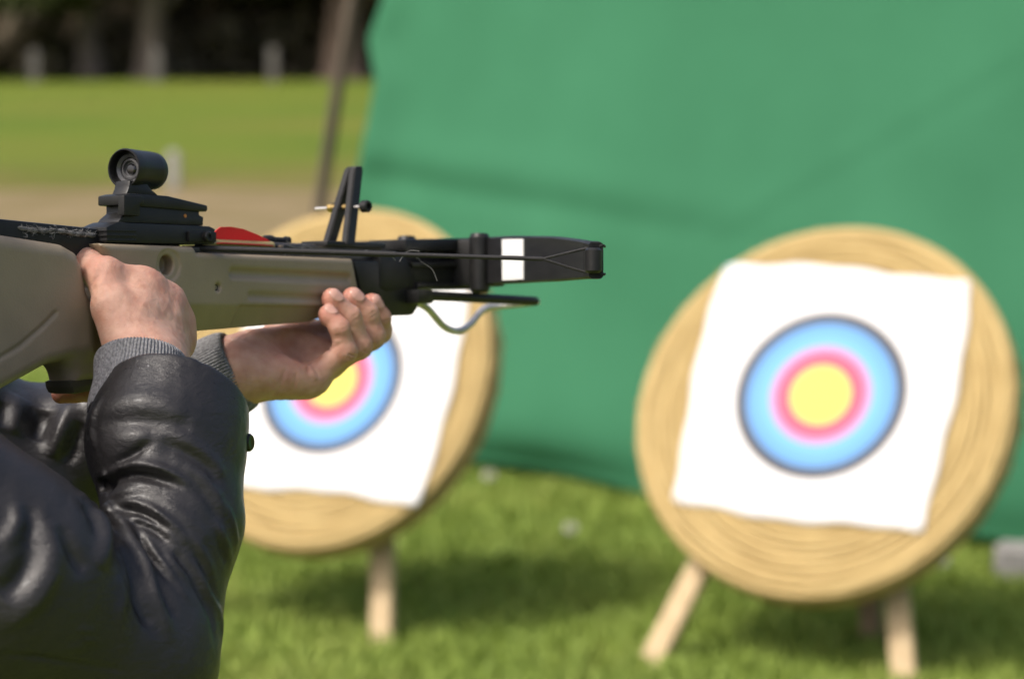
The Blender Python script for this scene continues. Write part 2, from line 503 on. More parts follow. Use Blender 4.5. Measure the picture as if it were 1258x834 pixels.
def far(px, y): return (px - 629) / 3000 * y
TREES = [
    ('broad dark tree at the left end of the wood, crown hanging low', 'broadleaf_tree', -30, 79, 0.42, 9, 1.9, 4.2, 'bark_dark', 'leaf', 0.0),
    ('grey brown trunk left of the pale middle trunk, before the dark wood', 'broadleaf_tree', 116, 81, 0.50, 12, 3.2, 4.4, 'bark', 'leaf_olive', 0.0),
    ('thick pale brown trunk above the optical sight, leaning slightly', 'broadleaf_tree', 186, 80, 0.58, 13, 3.4, 4.5, 'bark', 'leaf_olive', 0.012),
    ('slim dark trunk to the right of the thick pale brown trunk', 'broadleaf_tree', 262, 84, 0.34, 11, 2.6, 4.0, 'bark_dark', 'leaf', 0.0),
    ('slender tree between the fence posts, with olive leaves', 'broadleaf_tree', 312, 86, 0.30, 10, 2.4, 4.0, 'bark_dark', 'leaf_olive', -0.01),
    ('thick dark brown trunk beside the left edge of the green backdrop', 'broadleaf_tree', 424, 80, 0.85, 13, 3.0, 4.6, 'bark_dark', 'leaf', 0.0),
    ('thin trunk in the shade just left of the thick dark brown one', 'broadleaf_tree', 372, 85, 0.28, 10, 2.6, 3.8, 'bark_dark', 'leaf', 0.01),
    ('dark tree in the second row, between the two grey brown trunks', 'broadleaf_tree', 150, 90, 0.40, 12, 1.6, 4.6, 'bark_dark', 'leaf', 0.0),
    ('dark tree in the second row, behind the slim dark trunk', 'broadleaf_tree', 285, 91, 0.40, 12, 1.5, 4.6, 'bark_dark', 'leaf', 0.0),
    ('dark tree in the second row at the far left of the wood', 'broadleaf_tree', 40, 91, 0.40, 12, 1.3, 4.6, 'bark_dark', 'leaf_olive', 0.0),
    ('dark tree in the second row, behind the thick dark brown trunk', 'broadleaf_tree', 440, 92, 0.40, 12, 1.4, 4.6, 'bark_dark', 'leaf', 0.0),
    ('dark tree hidden for the most part by the green backdrop', 'broadleaf_tree', 560, 84, 0.45, 12, 2.2, 4.4, 'bark_dark', 'leaf', 0.0),
]
for i, (lab, nm, px, y, tr, hh, cb, sp, bk, lf, ln) in enumerate(TREES):
    tree(nm, lab, far(px, y), y, tr, hh, cb + 0.4, sp * 0.72, M[bk], M[lf], 100 + i, ln)

# undergrowth behind and below the trees, one dark mass
rng = np.random.default_rng(5)
cents, rads = [], []
for i in range(820):
    yy = 86 + 14 * rng.random(); xx = -52 + 92 * rng.random() if i % 2 else -31 + 40 * rng.random()
    cents.append((xx, yy, 0.6 + (6.5 * rng.random() ** 1.4) * (0.4 + 0.6 * (yy - 86) / 14))); rads.append(0.9 + 0.9 * rng.random())
for i in range(300):
    cents.append((-52 + 92 * rng.random() if i % 2 else -31 + 40 * rng.random(), 82.3 + 3.5 * rng.random(), 0.25 + 1.5 * rng.random() ** 1.5)); rads.append(0.5 + 0.5 * rng.random())
V, F = leaf_cloud(cents, rads, 70, 0.30, rng)
tag(link('undergrowth', from_arrays('undergrowth', V, F), M['shrub'], None, False), 'dark shady undergrowth filling the wood behind the trunks', 'undergrowth', kind='stuff')

# weathered pale fence posts on the field's far edge
M['post'] = mat('weathered_white_post', (0.13, 0.12, 0.108), 0.8, col2=(0.10, 0.092, 0.082), nscale=6, stretch=(1, 1, 0.3), bump=0.4, bscale=30, bdist=0.01)
M['marker'] = mat('white_painted_post', (0.34, 0.33, 0.29), 0.7, col2=(0.27, 0.26, 0.23), nscale=6)
def post(name, label, px, y, w, h, group):
    bm = bmesh.new()
    q = [bm.verts.new((a * w / 2, b * w / 2, z)) for z in (-0.05, h - w * 0.4) for a, b in ((-1, -1), (1, -1), (1, 1), (-1, 1))]
    apex = bm.verts.new((0, 0, h))
    for i in range(4):
        j = (i + 1) % 4
        bm.faces.new((q[i], q[j], q[4 + j], q[4 + i])); bm.faces.new((q[4 + i], q[4 + j], apex))
    bm.faces.new(q[:4][::-1])
    o = bm_obj(name, bm, M['post' if name == 'fence_post' else 'marker'], None, 25)
    o.location = (far(px, y), y, 0)
    return tag(o, label, 'post', group)
FP = 'pale fence posts along the far edge of the field'
post('fence_post', 'pale fence post before the wood, leftmost of the three', 46, 76, 0.30, 1.05, FP)
post('fence_post', 'pale fence post before the wood, straight above the optical sight', 195, 76, 0.30, 1.05, FP)
post('fence_post', 'pale fence post before the wood, nearest to the green backdrop', 337, 76, 0.30, 1.10, FP)
post('marker_post', 'short white marker post on the grass verge just behind the optical sight', 213, 25.5, 0.13, 0.42, None)

# ================================================================== BACKDROP AND TARGETS
CAMH = 1.67; PIT = 0.126653
def pix_ground(px, py):
    """ground point for a place read off the photograph when the scene was surveyed"""
    d = Vector(((px - 629) / 3000, cos(PIT) - sin(PIT) * (py - 417) / 3000, -sin(PIT) - cos(PIT) * (py - 417) / 3000))
    k = -CAMH / d.z
    return Vector((d.x * k, d.y * k, 0))

def cloth_mat():
    m = mat('green_woven_sheet', (0.038, 0.172, 0.086), 0.75, col2=(0.047, 0.200, 0.103), nscale=1.3, ndet=5, spec=0.25, bump=0.3, bscale=350, bdist=0.002)
    return m
M['cloth'] = cloth_mat()
B0 = Vector((-0.147, 9.03, 0)); BD = Vector((0.766, -0.643, 0)).normalized(); BN = Vector((-0.643, -0.766, 0)).normalized()
edge_z = [0.0, 0.30, 0.62, 0.93, 1.18, 1.47, 1.62, 1.78, 2.2, 2.75]
edge_k = [-1.06, -0.94, -0.80, -0.69, -0.535, -0.47, -0.51, -0.43, -0.50, -0.52]
nu, nv = 150, 90
K = np.linspace(0, 1, nu); Z = np.linspace(0.0, 2.75, nv)
V = []
for z in Z:
    k0 = np.interp(z, edge_z, edge_k)
    kk = k0 + (4.3 - k0) * K ** 1.15
    base = np.stack([B0.x + BD.x * kk, B0.y + BD.y * kk, np.full(nu, z)], 1)
    pt = np.stack([kk, kk * 0, np.full(nu, z)], 1)
    w = 0.030 * vnoise(pt * np.array([1, 1, 0.5]), 1.6, 1) + 0.010 * vnoise(pt * np.array([1, 1, 0.4]), 5.0, 2)
    crease = z - (1.06 - 0.085 * kk)                      # a slack horizontal fold
    amp = np.interp(kk, [-0.8, -0.3, 0.5, 1.1, 1.6], [0.6, 1.0, 0.8, 0.3, 0.0])
    w += -0.011 * amp * np.exp(-(crease / 0.05) ** 2) + 0.011 * amp * np.exp(-((crease - 0.10) / 0.09) ** 2)
    dg = (z - 0.95) - 0.55 * (kk - 1.15)                    # a pulled crease running up to the right
    w += -0.002 * np.exp(-(dg / 0.03) ** 2) * np.clip((kk - 0.95) * 3, 0, 1) + 0.0015 * np.exp(-((dg - 0.05) / 0.05) ** 2) * np.clip((kk - 0.95) * 3, 0, 1)
    w += 0.025 * np.exp(-((kk - k0) / 0.12) ** 2)          # the free edge curls towards the shooter
    w -= 0.06 * np.exp(-(z / 0.13) ** 2) * (1 + 0.4 * np.sin(kk * 5))
    base[:, 0] += BN.x * w; base[:, 1] += BN.y * w
    base[:, 2] += 0.004 + 0.02 * np.exp(-(z / 0.1) ** 2) * (1 + np.sin(kk * 3.1 + 1))
    V.append(base)
V = np.concatenate(V)
ii = (np.arange(nv - 1)[:, None] * nu + np.arange(nu - 1)[None]).ravel()
F = np.stack([ii, ii + 1, ii + nu + 1, ii + nu], 1)
o = link('backdrop_sheet', from_arrays('backdrop_sheet', V, F), M['cloth'])
so = o.modifiers.new('thickness', 'SOLIDIFY'); so.thickness = 0.003; so.offset = 0
tag(o, 'large green cloth backdrop hanging behind the archery targets', 'backdrop')

M['pole'] = mat('brown_wood_pole', (0.070, 0.052, 0.038), 0.85, col2=(0.105, 0.080, 0.058), nscale=12, stretch=(1, 1, 0.15), bump=0.6, bscale=60, bdist=0.004)
M['rope'] = mat('grey_rope', (0.20, 0.19, 0.16), 0.9, bump=0.6, bscale=400, bdist=0.002)
def pole(label, foot, top, r0, r1):
    root = empty('support_pole', foot)
    tag(root, label, 'pole', 'poles holding the green backdrop')
    v = np.array(top) - np.array(foot)
    tubes('shaft', [(smooth_path([(0, 0, -0.15), tuple(v * 0.5 + np.array([0.008, 0, 0])), tuple(v)], 5), np.linspace(r0, r1, 11))], M['pole'], root, 12)
    e = v * 0.96
    tubes('lashing', [([(e[0] + 0.036 * cos(t * 0.7), e[1] + 0.036 * sin(t * 0.7), e[2] - 0.04 + t * 0.002) for t in range(46)], 0.004)], M['rope'], root, 6)
    return root
pf = pix_ground(330, 578)
pole('slanting brown wooden pole at the left edge of the green backdrop', (pf.x, pf.y + 0.25, 0), (pf.x + 0.50, pf.y + 0.20, 2.85), 0.026, 0.022)
pr = B0 + BD * 4.2 - BN * 0.12
pole('upright brown wooden pole at the right end of the green backdrop', (pr.x, pr.y, 0), (pr.x, pr.y, 2.85), 0.036, 0.030)
a0 = B0 + BD * -0.62 + Vector((0, 0, 2.77)); a1 = B0 + BD * 4.24 + Vector((0, 0, 2.77))
tag(tubes('top_rope', [([tuple(a0 + (a1 - a0) * (i / 24) - Vector((0, 0, 0.03 * sin(pi * i / 24)))) for i in range(25)], 0.006)], M['rope'], None, 8), 'thin grey rope along the top edge of the green backdrop', 'rope')

M['stone'] = mat('grey_concrete', (0.30, 0.285, 0.27), 0.9, col2=(0.22, 0.21, 0.20), nscale=14, ndet=6, bump=0.7, bscale=60, bdist=0.004)
gp = pix_ground(1262, 712)
bm = bmesh.new()
bmesh.ops.create_cube(bm, size=1)
bmesh.ops.scale(bm, vec=(0.20, 0.11, 0.115), verts=bm.verts)
bmesh.ops.bevel(bm, geom=bm.edges[:], offset=0.016, segments=3, affect='EDGES')
bmesh.ops.subdivide_edges(bm, edges=[e for e in bm.edges if e.calc_length() > 0.04], cuts=3, use_grid_fill=True)
for v in bm.verts: v.co += Vector((random.uniform(-1, 1), random.uniform(-1, 1), random.uniform(-1, 1))) * 0.0022
o = bm_obj('weight_block', bm, M['stone'], None, 60)
o.location = (gp.x, gp.y, 0.055); o.rotation_euler = (0, 0, radians(-18))
tag(o, 'grey concrete block lying at the foot of the green backdrop on the right', 'block')

# --- straw bosses
def straw_mat():
    m = bpy.data.materials.new('coiled_straw'); m.use_nodes = True
    N = m.node_tree.nodes; Lk = m.node_tree.links; b = N['Principled BSDF']
    b.inputs['Roughness'].default_value = 0.75; b.inputs['Specular IOR Level'].default_value = 0.3
    tc = N.new('ShaderNodeTexCoord')
    sp = N.new('ShaderNodeSeparateXYZ'); Lk.new(tc.outputs['Object'], sp.inputs[0])
    at = N.new('ShaderNodeMath'); at.operation = 'ARCTAN2'; Lk.new(sp.outputs['X'], at.inputs[0]); Lk.new(sp.outputs['Y'], at.inputs[1])
    ln = N.new('ShaderNodeVectorMath'); ln.operation = 'LENGTH'; Lk.new(tc.outputs['Object'], ln.inputs[0])
    cb = N.new('ShaderNodeCombineXYZ'); Lk.new(ln.outputs['Value'], cb.inputs['X']); Lk.new(at.outputs[0], cb.inputs['Y']); Lk.new(sp.outputs['Z'], cb.inputs['Z'])
    mp = N.new('ShaderNodeMapping'); mp.inputs['Scale'].default_value = (260, 5, 200); Lk.new(cb.outputs[0], mp.inputs['Vector'])
    t = N.new('ShaderNodeTexNoise'); t.inputs['Scale'].default_value = 1.0; t.inputs['Detail'].default_value = 3; Lk.new(mp.outputs[0], t.inputs['Vector'])
    t2 = N.new('ShaderNodeTexNoise'); t2.inputs['Scale'].default_value = 5.0; t2.inputs['Detail'].default_value = 4; Lk.new(tc.outputs['Object'], t2.inputs['Vector'])
    r = N.new('ShaderNodeValToRGB'); Lk.new(t.outputs['Fac'], r.inputs['Fac'])
    e = r.color_ramp.elements
    e[0].position, e[0].color = 0.25, (0.375, 0.268, 0.108, 1); e[1].position, e[1].color = 0.75, (0.545, 0.412, 0.192, 1)
    n = e.new(0.5); n.color = (0.460, 0.338, 0.146, 1)
    mx = N.new('ShaderNodeMix'); mx.data_type = 'RGBA'; mx.blend_type = 'MULTIPLY'; mx.inputs['Factor'].default_value = 0.55
    r2 = N.new('ShaderNodeValToRGB'); Lk.new(t2.outputs['Fac'], r2.inputs['Fac'])
    r2.color_ramp.elements[0].position = 0.3; r2.color_ramp.elements[0].color = (0.80, 0.76, 0.70, 1); r2.color_ramp.elements[1].position = 0.65; r2.color_ramp.elements[1].color = (1, 1, 1, 1)
    Lk.new(r.outputs['Color'], mx.inputs['A']); Lk.new(r2.outputs['Color'], mx.inputs['B']); Lk.new(mx.outputs['Result'], b.inputs['Base Color'])
    bp = N.new('ShaderNodeBump'); bp.inputs['Strength'].default_value = 0.7; bp.inputs['Distance'].default_value = 0.003
    Lk.new(t.outputs['Fac'], bp.inputs['Height']); Lk.new(bp.outputs['Normal'], b.inputs['Normal'])
    return m
M['straw'] = straw_mat()
M['twine'] = mat('pale_twine', (0.45, 0.33, 0.16), 0.9)

def face_mat(name, cx, cy, R):
    """printed five-colour target: rings are flat print on the paper"""
    m = bpy.data.materials.new(name); m.use_nodes = True
    N = m.node_tree.nodes; Lk = m.node_tree.links; b = N['Principled BSDF']
    b.inputs['Roughness'].default_value = 0.6
    tc = N.new('ShaderNodeTexCoord'); mp = N.new('ShaderNodeMapping'); mp.inputs['Location'].default_value = (-cx, -cy, 0)
    Lk.new(tc.outputs['Object'], mp.inputs['Vector'])
    sp = N.new('ShaderNodeSeparateXYZ'); Lk.new(mp.outputs[0], sp.inputs[0])
    cb = N.new('ShaderNodeCombineXYZ'); Lk.new(sp.outputs['X'], cb.inputs['X']); Lk.new(sp.outputs['Y'], cb.inputs['Y'])
    ln = N.new('ShaderNodeVectorMath'); ln.operation = 'LENGTH'; Lk.new(cb.outputs[0], ln.inputs[0])
    dv = N.new('ShaderNodeMath'); dv.operation = 'DIVIDE'; dv.inputs[1].default_value = R; Lk.new(ln.outputs['Value'], dv.inputs[0])
    r = N.new('ShaderNodeValToRGB'); Lk.new(dv.outputs[0], r.inputs['Fac']); r.color_ramp.interpolation = 'CONSTANT'
    Y = (0.70, 0.56, 0.085); RD = (0.62, 0.060, 0.130); BL = (0.085, 0.28, 0.60); PK = (0.52, 0.20, 0.42); LB = (0.12, 0.36, 0.62)
    K_ = (0.022, 0.020, 0.027); W = (0.70, 0.70, 0.705)
    stops = [(0, Y), (0.34, RD), (0.505, PK), (0.57, LB), (0.70, BL), (0.855, K_), (0.985, W)]
    e = r.color_ramp.elements
    e[0].position, e[0].color = 0, (*Y, 1); e[1].position, e[1].color = 0.985, (*W, 1)
    for p, c in stops[1:-1]:
        q = e.new(p); q.color = (*c, 1)
    Lk.new(r.outputs['Color'], b.inputs['Base Color'])
    return m

def boss(center, normal, roll, R, which, ringc, ringR, paper, legs, back_leg, seed):
    rng = np.random.default_rng(seed)
    n = Vector(normal).normalized(); upv = (Vector((0, 0, 1)) - n * n.z).normalized(); rt = upv.cross(n)
    Mx = Matrix((( rt.x, upv.x, n.x, center[0]), (rt.y, upv.y, n.y, center[1]), (rt.z, upv.z, n.z, center[2]), (0, 0, 0, 1)))
    root = empty('straw_boss', mat=Mx)
    tag(root, {'r': 'round coiled straw boss with the whole white target face, on the right', 'l': 'round coiled straw boss on the left, half hidden behind the crossbow and sleeve'}[which], 'archery target', 'straw target bosses')
    pitch = 0.0215; turns = R / pitch; T = 0.085; seg = 72
    npt = int(turns * seg); prof = []
    for q in range(13):                                      # front of one coil, a rounded band
        a = pi * q / 12; prof.append((-cos(a) * pitch * 0.5, sin(a) * 0.0085))
    V = []; 
    for i in range(npt + 1):
        th = 2 * pi * i / seg; rr = min(pitch * (i / seg), R - 0.45 * pitch)
        wob = 1 + 0.012 * sin(2 * th + seed) + 0.006 * sin(3 * th) + 0.0035 * sin(7.3 * th + 1) * min(1, i / (3 * seg))
        j = 0.0012 * rng.normal()
        for dr, dz in prof: V.append(((rr + dr) * wob * sin(th), (rr + dr) * wob * cos(th), dz + j))
        V.append(((rr + pitch * 0.5) * wob * sin(th), (rr + pitch * 0.5) * wob * cos(th), -T))
        V.append(((rr - pitch * 0.5) * wob * sin(th), (rr - pitch * 0.5) * wob * cos(th), -T))
    m_ = len(prof) + 2; F = []
    for i in range(npt):
        for q in range(m_):
            w = (q + 1) % m_
            F.append((i * m_ + q, i * m_ + w, (i + 1) * m_ + w, (i + 1) * m_ + q))
    me = from_arrays('straw_coil', V, F)
    bm = bmesh.new(); bm.from_mesh(me); bmesh.ops.recalc_face_normals(bm, faces=bm.faces[:]); bm.to_mesh(me); bm.free()
    link('straw_coil', me, M['straw'], root)
    Ro = R + pitch * 0.02
    tubes('outer_rope', [([(Ro * 1.003 * (1 + 0.012 * sin(2 * t + seed) + 0.006 * sin(3 * t)) * sin(t), Ro * 1.003 * (1 + 0.012 * sin(2 * t + seed) + 0.006 * sin(3 * t)) * cos(t), -T * f) for t in np.linspace(0, 2 * pi, 90)], 0.012 + 0.0015 * rng.random()) for f in (0.13, 0.33, 0.53, 0.73, 0.92)], M['straw'], root, 8)
    fz = []                                                   # loose straws sticking out of the coils and the rim
    for k in range(520):
        a = 2 * pi * rng.random(); rim = k % 2
        r0 = Ro + 0.006 if rim else R * (0.25 + 0.75 * rng.random()); z0 = -T * rng.random() if rim else 0.007
        d0 = np.array([cos(a), -sin(a), 0.0]) * (1 if rng.random() > 0.5 else -1)
        e = d0 * (0.012 + 0.03 * rng.random()) + (np.array([sin(a), cos(a), 0]) * 0.012 * rng.random() if rim else 0) + np.array([0, 0, 0.007 * rng.random()])
        b0 = np.array([r0 * sin(a), r0 * cos(a), z0])
        fz.append(([b0, b0 + e * 0.5, b0 + e + np.array([0, 0, -0.002])], 0.0010))
    lo_ = tubes('loose_straw', fz, M['straw'], root, 3); lo_['kind'] = 'stuff'
    for k in range(22):
        a = 2 * pi * k / 22 + 0.1
        tubes('binding_twine', [([((Ro + 0.014) * sin(a + 0.02 * f), (Ro + 0.014) * cos(a + 0.02 * f), 0.004 - T * f) for f in np.linspace(0, 1.05, 8)], 0.0022)], M['twine'], root, 5)
    # paper face, pinned on the front, edges slightly wavy, corners worn round
    pr = empty('archery_poster', mat=Mx)
    pcx, pcy, pw, ph, prot = paper
    nn = 40; Vp = []
    for i in range(nn + 1):
        for j in range(nn + 1):
            u = i / nn * 2 - 1; v = j / nn * 2 - 1
            k = max(abs(u), abs(v)); 
            ln_ = (abs(u) ** 44 + abs(v) ** 44) ** (1 / 44)
            if ln_ > 1e-6: uu, vv = u * k / ln_, v * k / ln_
            else: uu, vv = u, v
            ex = pw / 2 * uu * (1 + (0.024 * sin(3.0 * v + seed) + 0.009 * sin(11 * v + seed)) * abs(u) ** 3); ey = ph / 2 * vv * (1 + (0.022 * sin(4.1 * u + 2 * seed) + 0.009 * sin(13 * u)) * abs(v) ** 3)
            z = 0.0125 + 0.0022 * sin(5 * uu + 1) * sin(4 * vv) + 0.012 * max(0, k - 0.86) * (1 + sin(6 * u + 3 * v + seed))
            c_, s_ = cos(prot), sin(prot)
            Vp.append((pcx + ex * c_ - ey * s_, pcy + ex * s_ + ey * c_, z))
    Fp = [(i * (nn + 1) + j, (i + 1) * (nn + 1) + j, (i + 1) * (nn + 1) + j + 1, i * (nn + 1) + j + 1) for i in range(nn) for j in range(nn)]
    sh = link('paper_sheet', from_arrays('paper_sheet', Vp, Fp), face_mat('target_print_' + which, ringc[0], ringc[1], ringR), pr)
    so = sh.modifiers.new('thickness', 'SOLIDIFY'); so.thickness = 0.0012; so.offset = 1
    for sx in (-1, 1):
        for sy in (-1, 1):
            ex, ey = sx * pw * 0.47, sy * ph * 0.47
            lathe('pin', [(0, 0.0), (0.0, 0.004), (0.003, 0.003), (0.0035, 0)], (pcx + ex * cos(prot) - ey * sin(prot), pcy + ex * sin(prot) + ey * cos(prot), 0.0155), (0, 0, 1), M['ring_grey'], pr, 8)
    tag(pr, {'r': 'white paper target face with coloured rings on the right straw boss', 'l': 'white paper target face on the left straw boss, partly behind the hands'}[which], 'target face', 'paper target faces')
    # wooden easel: two front legs, a rear leg, a ledge and a cross bar
    fl, fr = legs
    inv = Mx.inverted()
    apex = Mx @ Vector((0.0, R * 0.72, -T - 0.035))
    base = Vector(((fl.x + fr.x) / 2, (fl.y + fr.y) / 2 + 0.3, 0))
    er = empty('target_easel', base)
    tag(er, {'r': 'pale wooden three-legged easel carrying the right straw boss', 'l': 'pale wooden three-legged easel carrying the left straw boss'}[which], 'easel', 'wooden target easels')
    def bar(name, p, q, w, t_, face, mt):
        p = Vector(p) - base; q = Vector(q) - base
        ax = (q - p).normalized(); f = (Vector(face) - ax * Vector(face).dot(ax)).normalized(); s = ax.cross(f)
        bm = bmesh.new()
        vs = [bm.verts.new(c + s * a * w / 2 + f * b_ * t_ / 2) for c in (p, q) for a, b_ in ((-1, -1), (1, -1), (1, 1), (-1, 1))]
        for i in range(4):
            j = (i + 1) % 4; bm.faces.new((vs[i], vs[j], vs[4 + j], vs[4 + i]))
        bm.faces.new(vs[:4]); bm.faces.new(vs[4:])
        bmesh.ops.recalc_face_normals(bm, faces=bm.faces[:])
        bmesh.ops.bevel(bm, geom=bm.edges[:], offset=0.004, segments=2, affect='EDGES')
        return bm_obj(name, bm, mt, er)
    ax_l = apex + rt * -0.05; ax_r = apex + rt * 0.05
    def ext(foot, top): return foot + (foot - top).normalized() * 0.01
    bar('leg', ext(fl, ax_l), ax_l, 0.062, 0.040, n, M['pine']); bar('leg', ext(fr, ax_r), ax_r, 0.062, 0.040, n, M['pine'])
    bl = bar('leg', ext(back_leg, apex), apex - n * 0.045, 0.055, 0.040, n, M['pine_dark'])
    # cross bar that sticks out on the left behind the boss
    yb = 0.02
    if which == 'r': bar('cross_bar', Mx @ Vector((-R - 0.05, yb, -T - 0.036 + 0.0)) - n * 0.03, Mx @ Vector((R * 0.8, yb, -T - 0.036)) - n * 0.03, 0.045, 0.03, n, M['pine_dark'])
    else: bar('cross_bar', Mx @ Vector((-R * 0.7, yb, -T - 0.066)), Mx @ Vector((R * 0.7, yb, -T - 0.066)), 0.045, 0.03, n, M['pine_dark'])
    return Mx
M['pine'] = mat('pale_pine', (0.53, 0.40, 0.235), 0.7, col2=(0.45, 0.33, 0.18), nscale=10, stretch=(6, 6, 0.5), bump=0.3, bscale=80, bdist=0.002)
M['pine_dark'] = mat('darker_pine', (0.32, 0.22, 0.14), 0.8, col2=(0.25, 0.17, 0.10), nscale=10, stretch=(6, 6, 0.5), bump=0.3, bscale=80, bdist=0.002)  # darker tone of the pine, on the rear leg and cross bar

NB = (-0.374, -0.794, 0.48)
boss((0.8149, 6.3642, 0.6802), NB, 0, 0.505, 'r', (-0.003, 0.029), 0.238, (-0.004, 0.036, 0.705, 0.705, radians(-1.8)),
     (Vector((0.369, 6.315, 0)), Vector((1.008, 6.096, 0))), Vector((0.985, 6.53, 0)), 1)
boss((-0.5230, 6.7840, 0.7080), NB, 0, 0.494, 'l', (0.030, -0.020), 0.224, (0.055, -0.005, 0.69, 0.69, radians(-0.8)),
     (Vector((-1.00, 6.75, 0)), Vector((-0.3545, 6.531, 0))), Vector((-0.40, 7.25, 0)), 2)

# a few small pale flowers in the lawn
M['petal'] = mat('pale_petals', (0.62, 0.58, 0.52), 0.7)
M['stem'] = mat('flower_stem', (0.06, 0.10, 0.02), 0.7)
for px, py, lab in ((600, 612, 'pale clover flower in the lawn just right of the left boss'), (700, 680, 'pale clover flower in the lawn midway between the two bosses'), (1156, 722, 'pale clover flower in the lawn behind the right boss legs')):
    g = pix_ground(px, py)
    fr_ = empty('clover_flower', g); tag(fr_, lab, 'flower', 'pale clover flowers in the lawn')
    tubes('stem', [([(0, 0, -0.005), (0.004, 0.002, 0.04), (0.002, 0.0, 0.075)], 0.0018)], M['stem'], fr_, 6)
    bm = bmesh.new()
    for q in range(46):
        z = 1 - 2 * (q + 0.5) / 46; a = q * 2.39996; s = sqrt(1 - z * z)
        dvec = Vector((cos(a) * s, sin(a) * s, z)); c = Vector((0.002, 0, 0.085)) + dvec * 0.012
        sd = dvec.orthogonal().normalized() * 0.004
        vs = [bm.verts.new(c - sd), bm.verts.new(c + dvec * 0.012), bm.verts.new(c + sd)]; bm.faces.new(vs)
    bm_obj('flower_head', bm, M['petal'], fr_)

# ================================================================== CROSSBOW (local: x right, y forward, z up)
XA = np.array([0.58477621, 0.8048754, -0.1010563]); XR = np.array([0.81118349, -0.57955878, 0.07805744]); XU = np.array([-0.00425845, 0.12762133, 0.99181382])
XO = np.array([-0.34138485, 1.95624022, 1.49813524])
XM = Matrix([[XR[i], XA[i], XU[i], XO[i]] for i in range(3)] + [[0, 0, 0, 1]])
def W(t, s, h): return XO + XR * t + XA * s + XU * h          # crossbow-local to world
bow = empty('crossbow', mat=XM)
tag(bow, 'black crossbow with olive brown stock held level by the shooter', 'crossbow')

# --- stock
BUTT = [(-0.335, 0.014), (-0.115, 0.004), (-0.045, -0.002), (-0.030, -0.008), (-0.0245, -0.0176), (-0.020, -0.034), (-0.012, -0.060), (-0.012, -0.088), (-0.062, -0.0965), (-0.115, -0.1175), (-0.335, -0.165), (-0.345, -0.07)]
FORE = [(-0.0045, 0.0), (0.1030, 0.0005), (0.1065, -0.0042), (0.3105, -0.0042), (0.3195, -0.034), (0.3165, -0.0395), (0.262, -0.0612), (0.100, -0.0708), (0.060, -0.068), (0.030, -0.060), (-0.012, -0.058), (0.010, -0.036), (0.004, -0.012)]
GRIPP = [(-0.022, -0.045), (0.026, -0.052), (0.016, -0.085), (0.004, -0.1120), (-0.031, -0.1150), (-0.037, -0.095), (-0.024, -0.075)]
def stock_sdf(P):
    d = slab(P, FORE, 0, 0.021, 0.0045)
    lower = np.maximum(-(P[:, 2] + 0.0475), 0)                     # the fore-end narrows below a line
    d = np.maximum(d, np.abs(P[:, 0]) - 0.021 + np.where(P[:, 1] > 0.05, np.minimum(lower * 0.55, 0.02) + np.where((lower > 0) & (P[:, 1] > 0.158) & (P[:, 1] < 0.30), 0.0016, 0), 0))
    d = smin(d, slab(P, BUTT, 0, 0.0235, 0.011), 0.006)
    d = smin(d, slab(P, GRIPP, 0, 0.0175, 0.013), 0.014)
    # two long flutes on each side
    ax = np.abs(P[:, 0])
    for s0, s1, h0, h1, r, dep in ((0.150, 0.302, -0.0205, -0.0225, 0.0058, 0.0030), (0.172, 0.302, -0.0395, -0.0415, 0.0050, 0.0018)):
        Q = np.stack([(ax - (0.021 + r - dep)), P[:, 1], P[:, 2]], 1)
        d = smax(d, -cap(Q, (0, s0, h0), (0, s1, h1), r, r), 0.0012)
    # pressed line on the butt
    Q = np.stack([ax - 0.0243, P[:, 1], P[:, 2]], 1)
    for (a, b) in (((-0.150, -0.106), (-0.095, -0.082)), ((-0.095, -0.082), (-0.070, -0.066)), ((-0.070, -0.066), (-0.057, -0.056))):
        d = smax(d, -cap(Q, (0, *a), (0, *b), 0.0022, 0.0022), 0.001)
    # round recess and hole in the side
    rr = np.sqrt((P[:, 1] - 0.0725) ** 2 + (P[:, 2] + 0.0155) ** 2)
    rin = np.sqrt((P[:, 1] - 0.0710) ** 2 + (P[:, 2] + 0.0155) ** 2)
    d = smax(d, -np.maximum(rr - 0.0130, 0.0196 - ax), 0.0010)
    d = np.maximum(d, -np.maximum(rin - 0.0082, 0.0085 - ax))
    sr = np.sqrt((P[:, 1] - 0.1313) ** 2 + (P[:, 2] + 0.033) ** 2)
    d = np.maximum(d, -np.maximum(sr - 0.0034, 0.0180 - ax))
    return d
V, F = sdf_mesh(stock_sdf, (-0.034, -0.36, -0.185), (0.034, 0.335, 0.03), 0.00135, relax=1)
link('stock', from_arrays('stock', V, F), M['olive'], bow)
for sx in (-1, 1):
    o = lathe('stock_screw', [(-0.003, 0), (-0.003, 0.0030), (-0.0002, 0.0030), (0.0, 0.0022), (-0.0008, 0.0014), (-0.0008, 0)], (sx * 0.0185, 0.1313, -0.033), (sx, 0, 0), M['black'], bow, 16)
# rubber cap under the pistol grip
prism('grip_cap', [(-0.0350, -0.1085), (0.0035, -0.1060), (-0.001, -0.1165), (-0.030, -0.1205)], -0.0162, 0.0162, M['grip_cap'], bow, 0.0055)
# rubber butt pad
prism('butt_pad', [(-0.347, 0.010), (-0.338, 0.013), (-0.342, -0.07), (-0.338, -0.163), (-0.348, -0.160), (-0.356, -0.07)], -0.021, 0.021, M['grip_cap'], bow, 0.004)
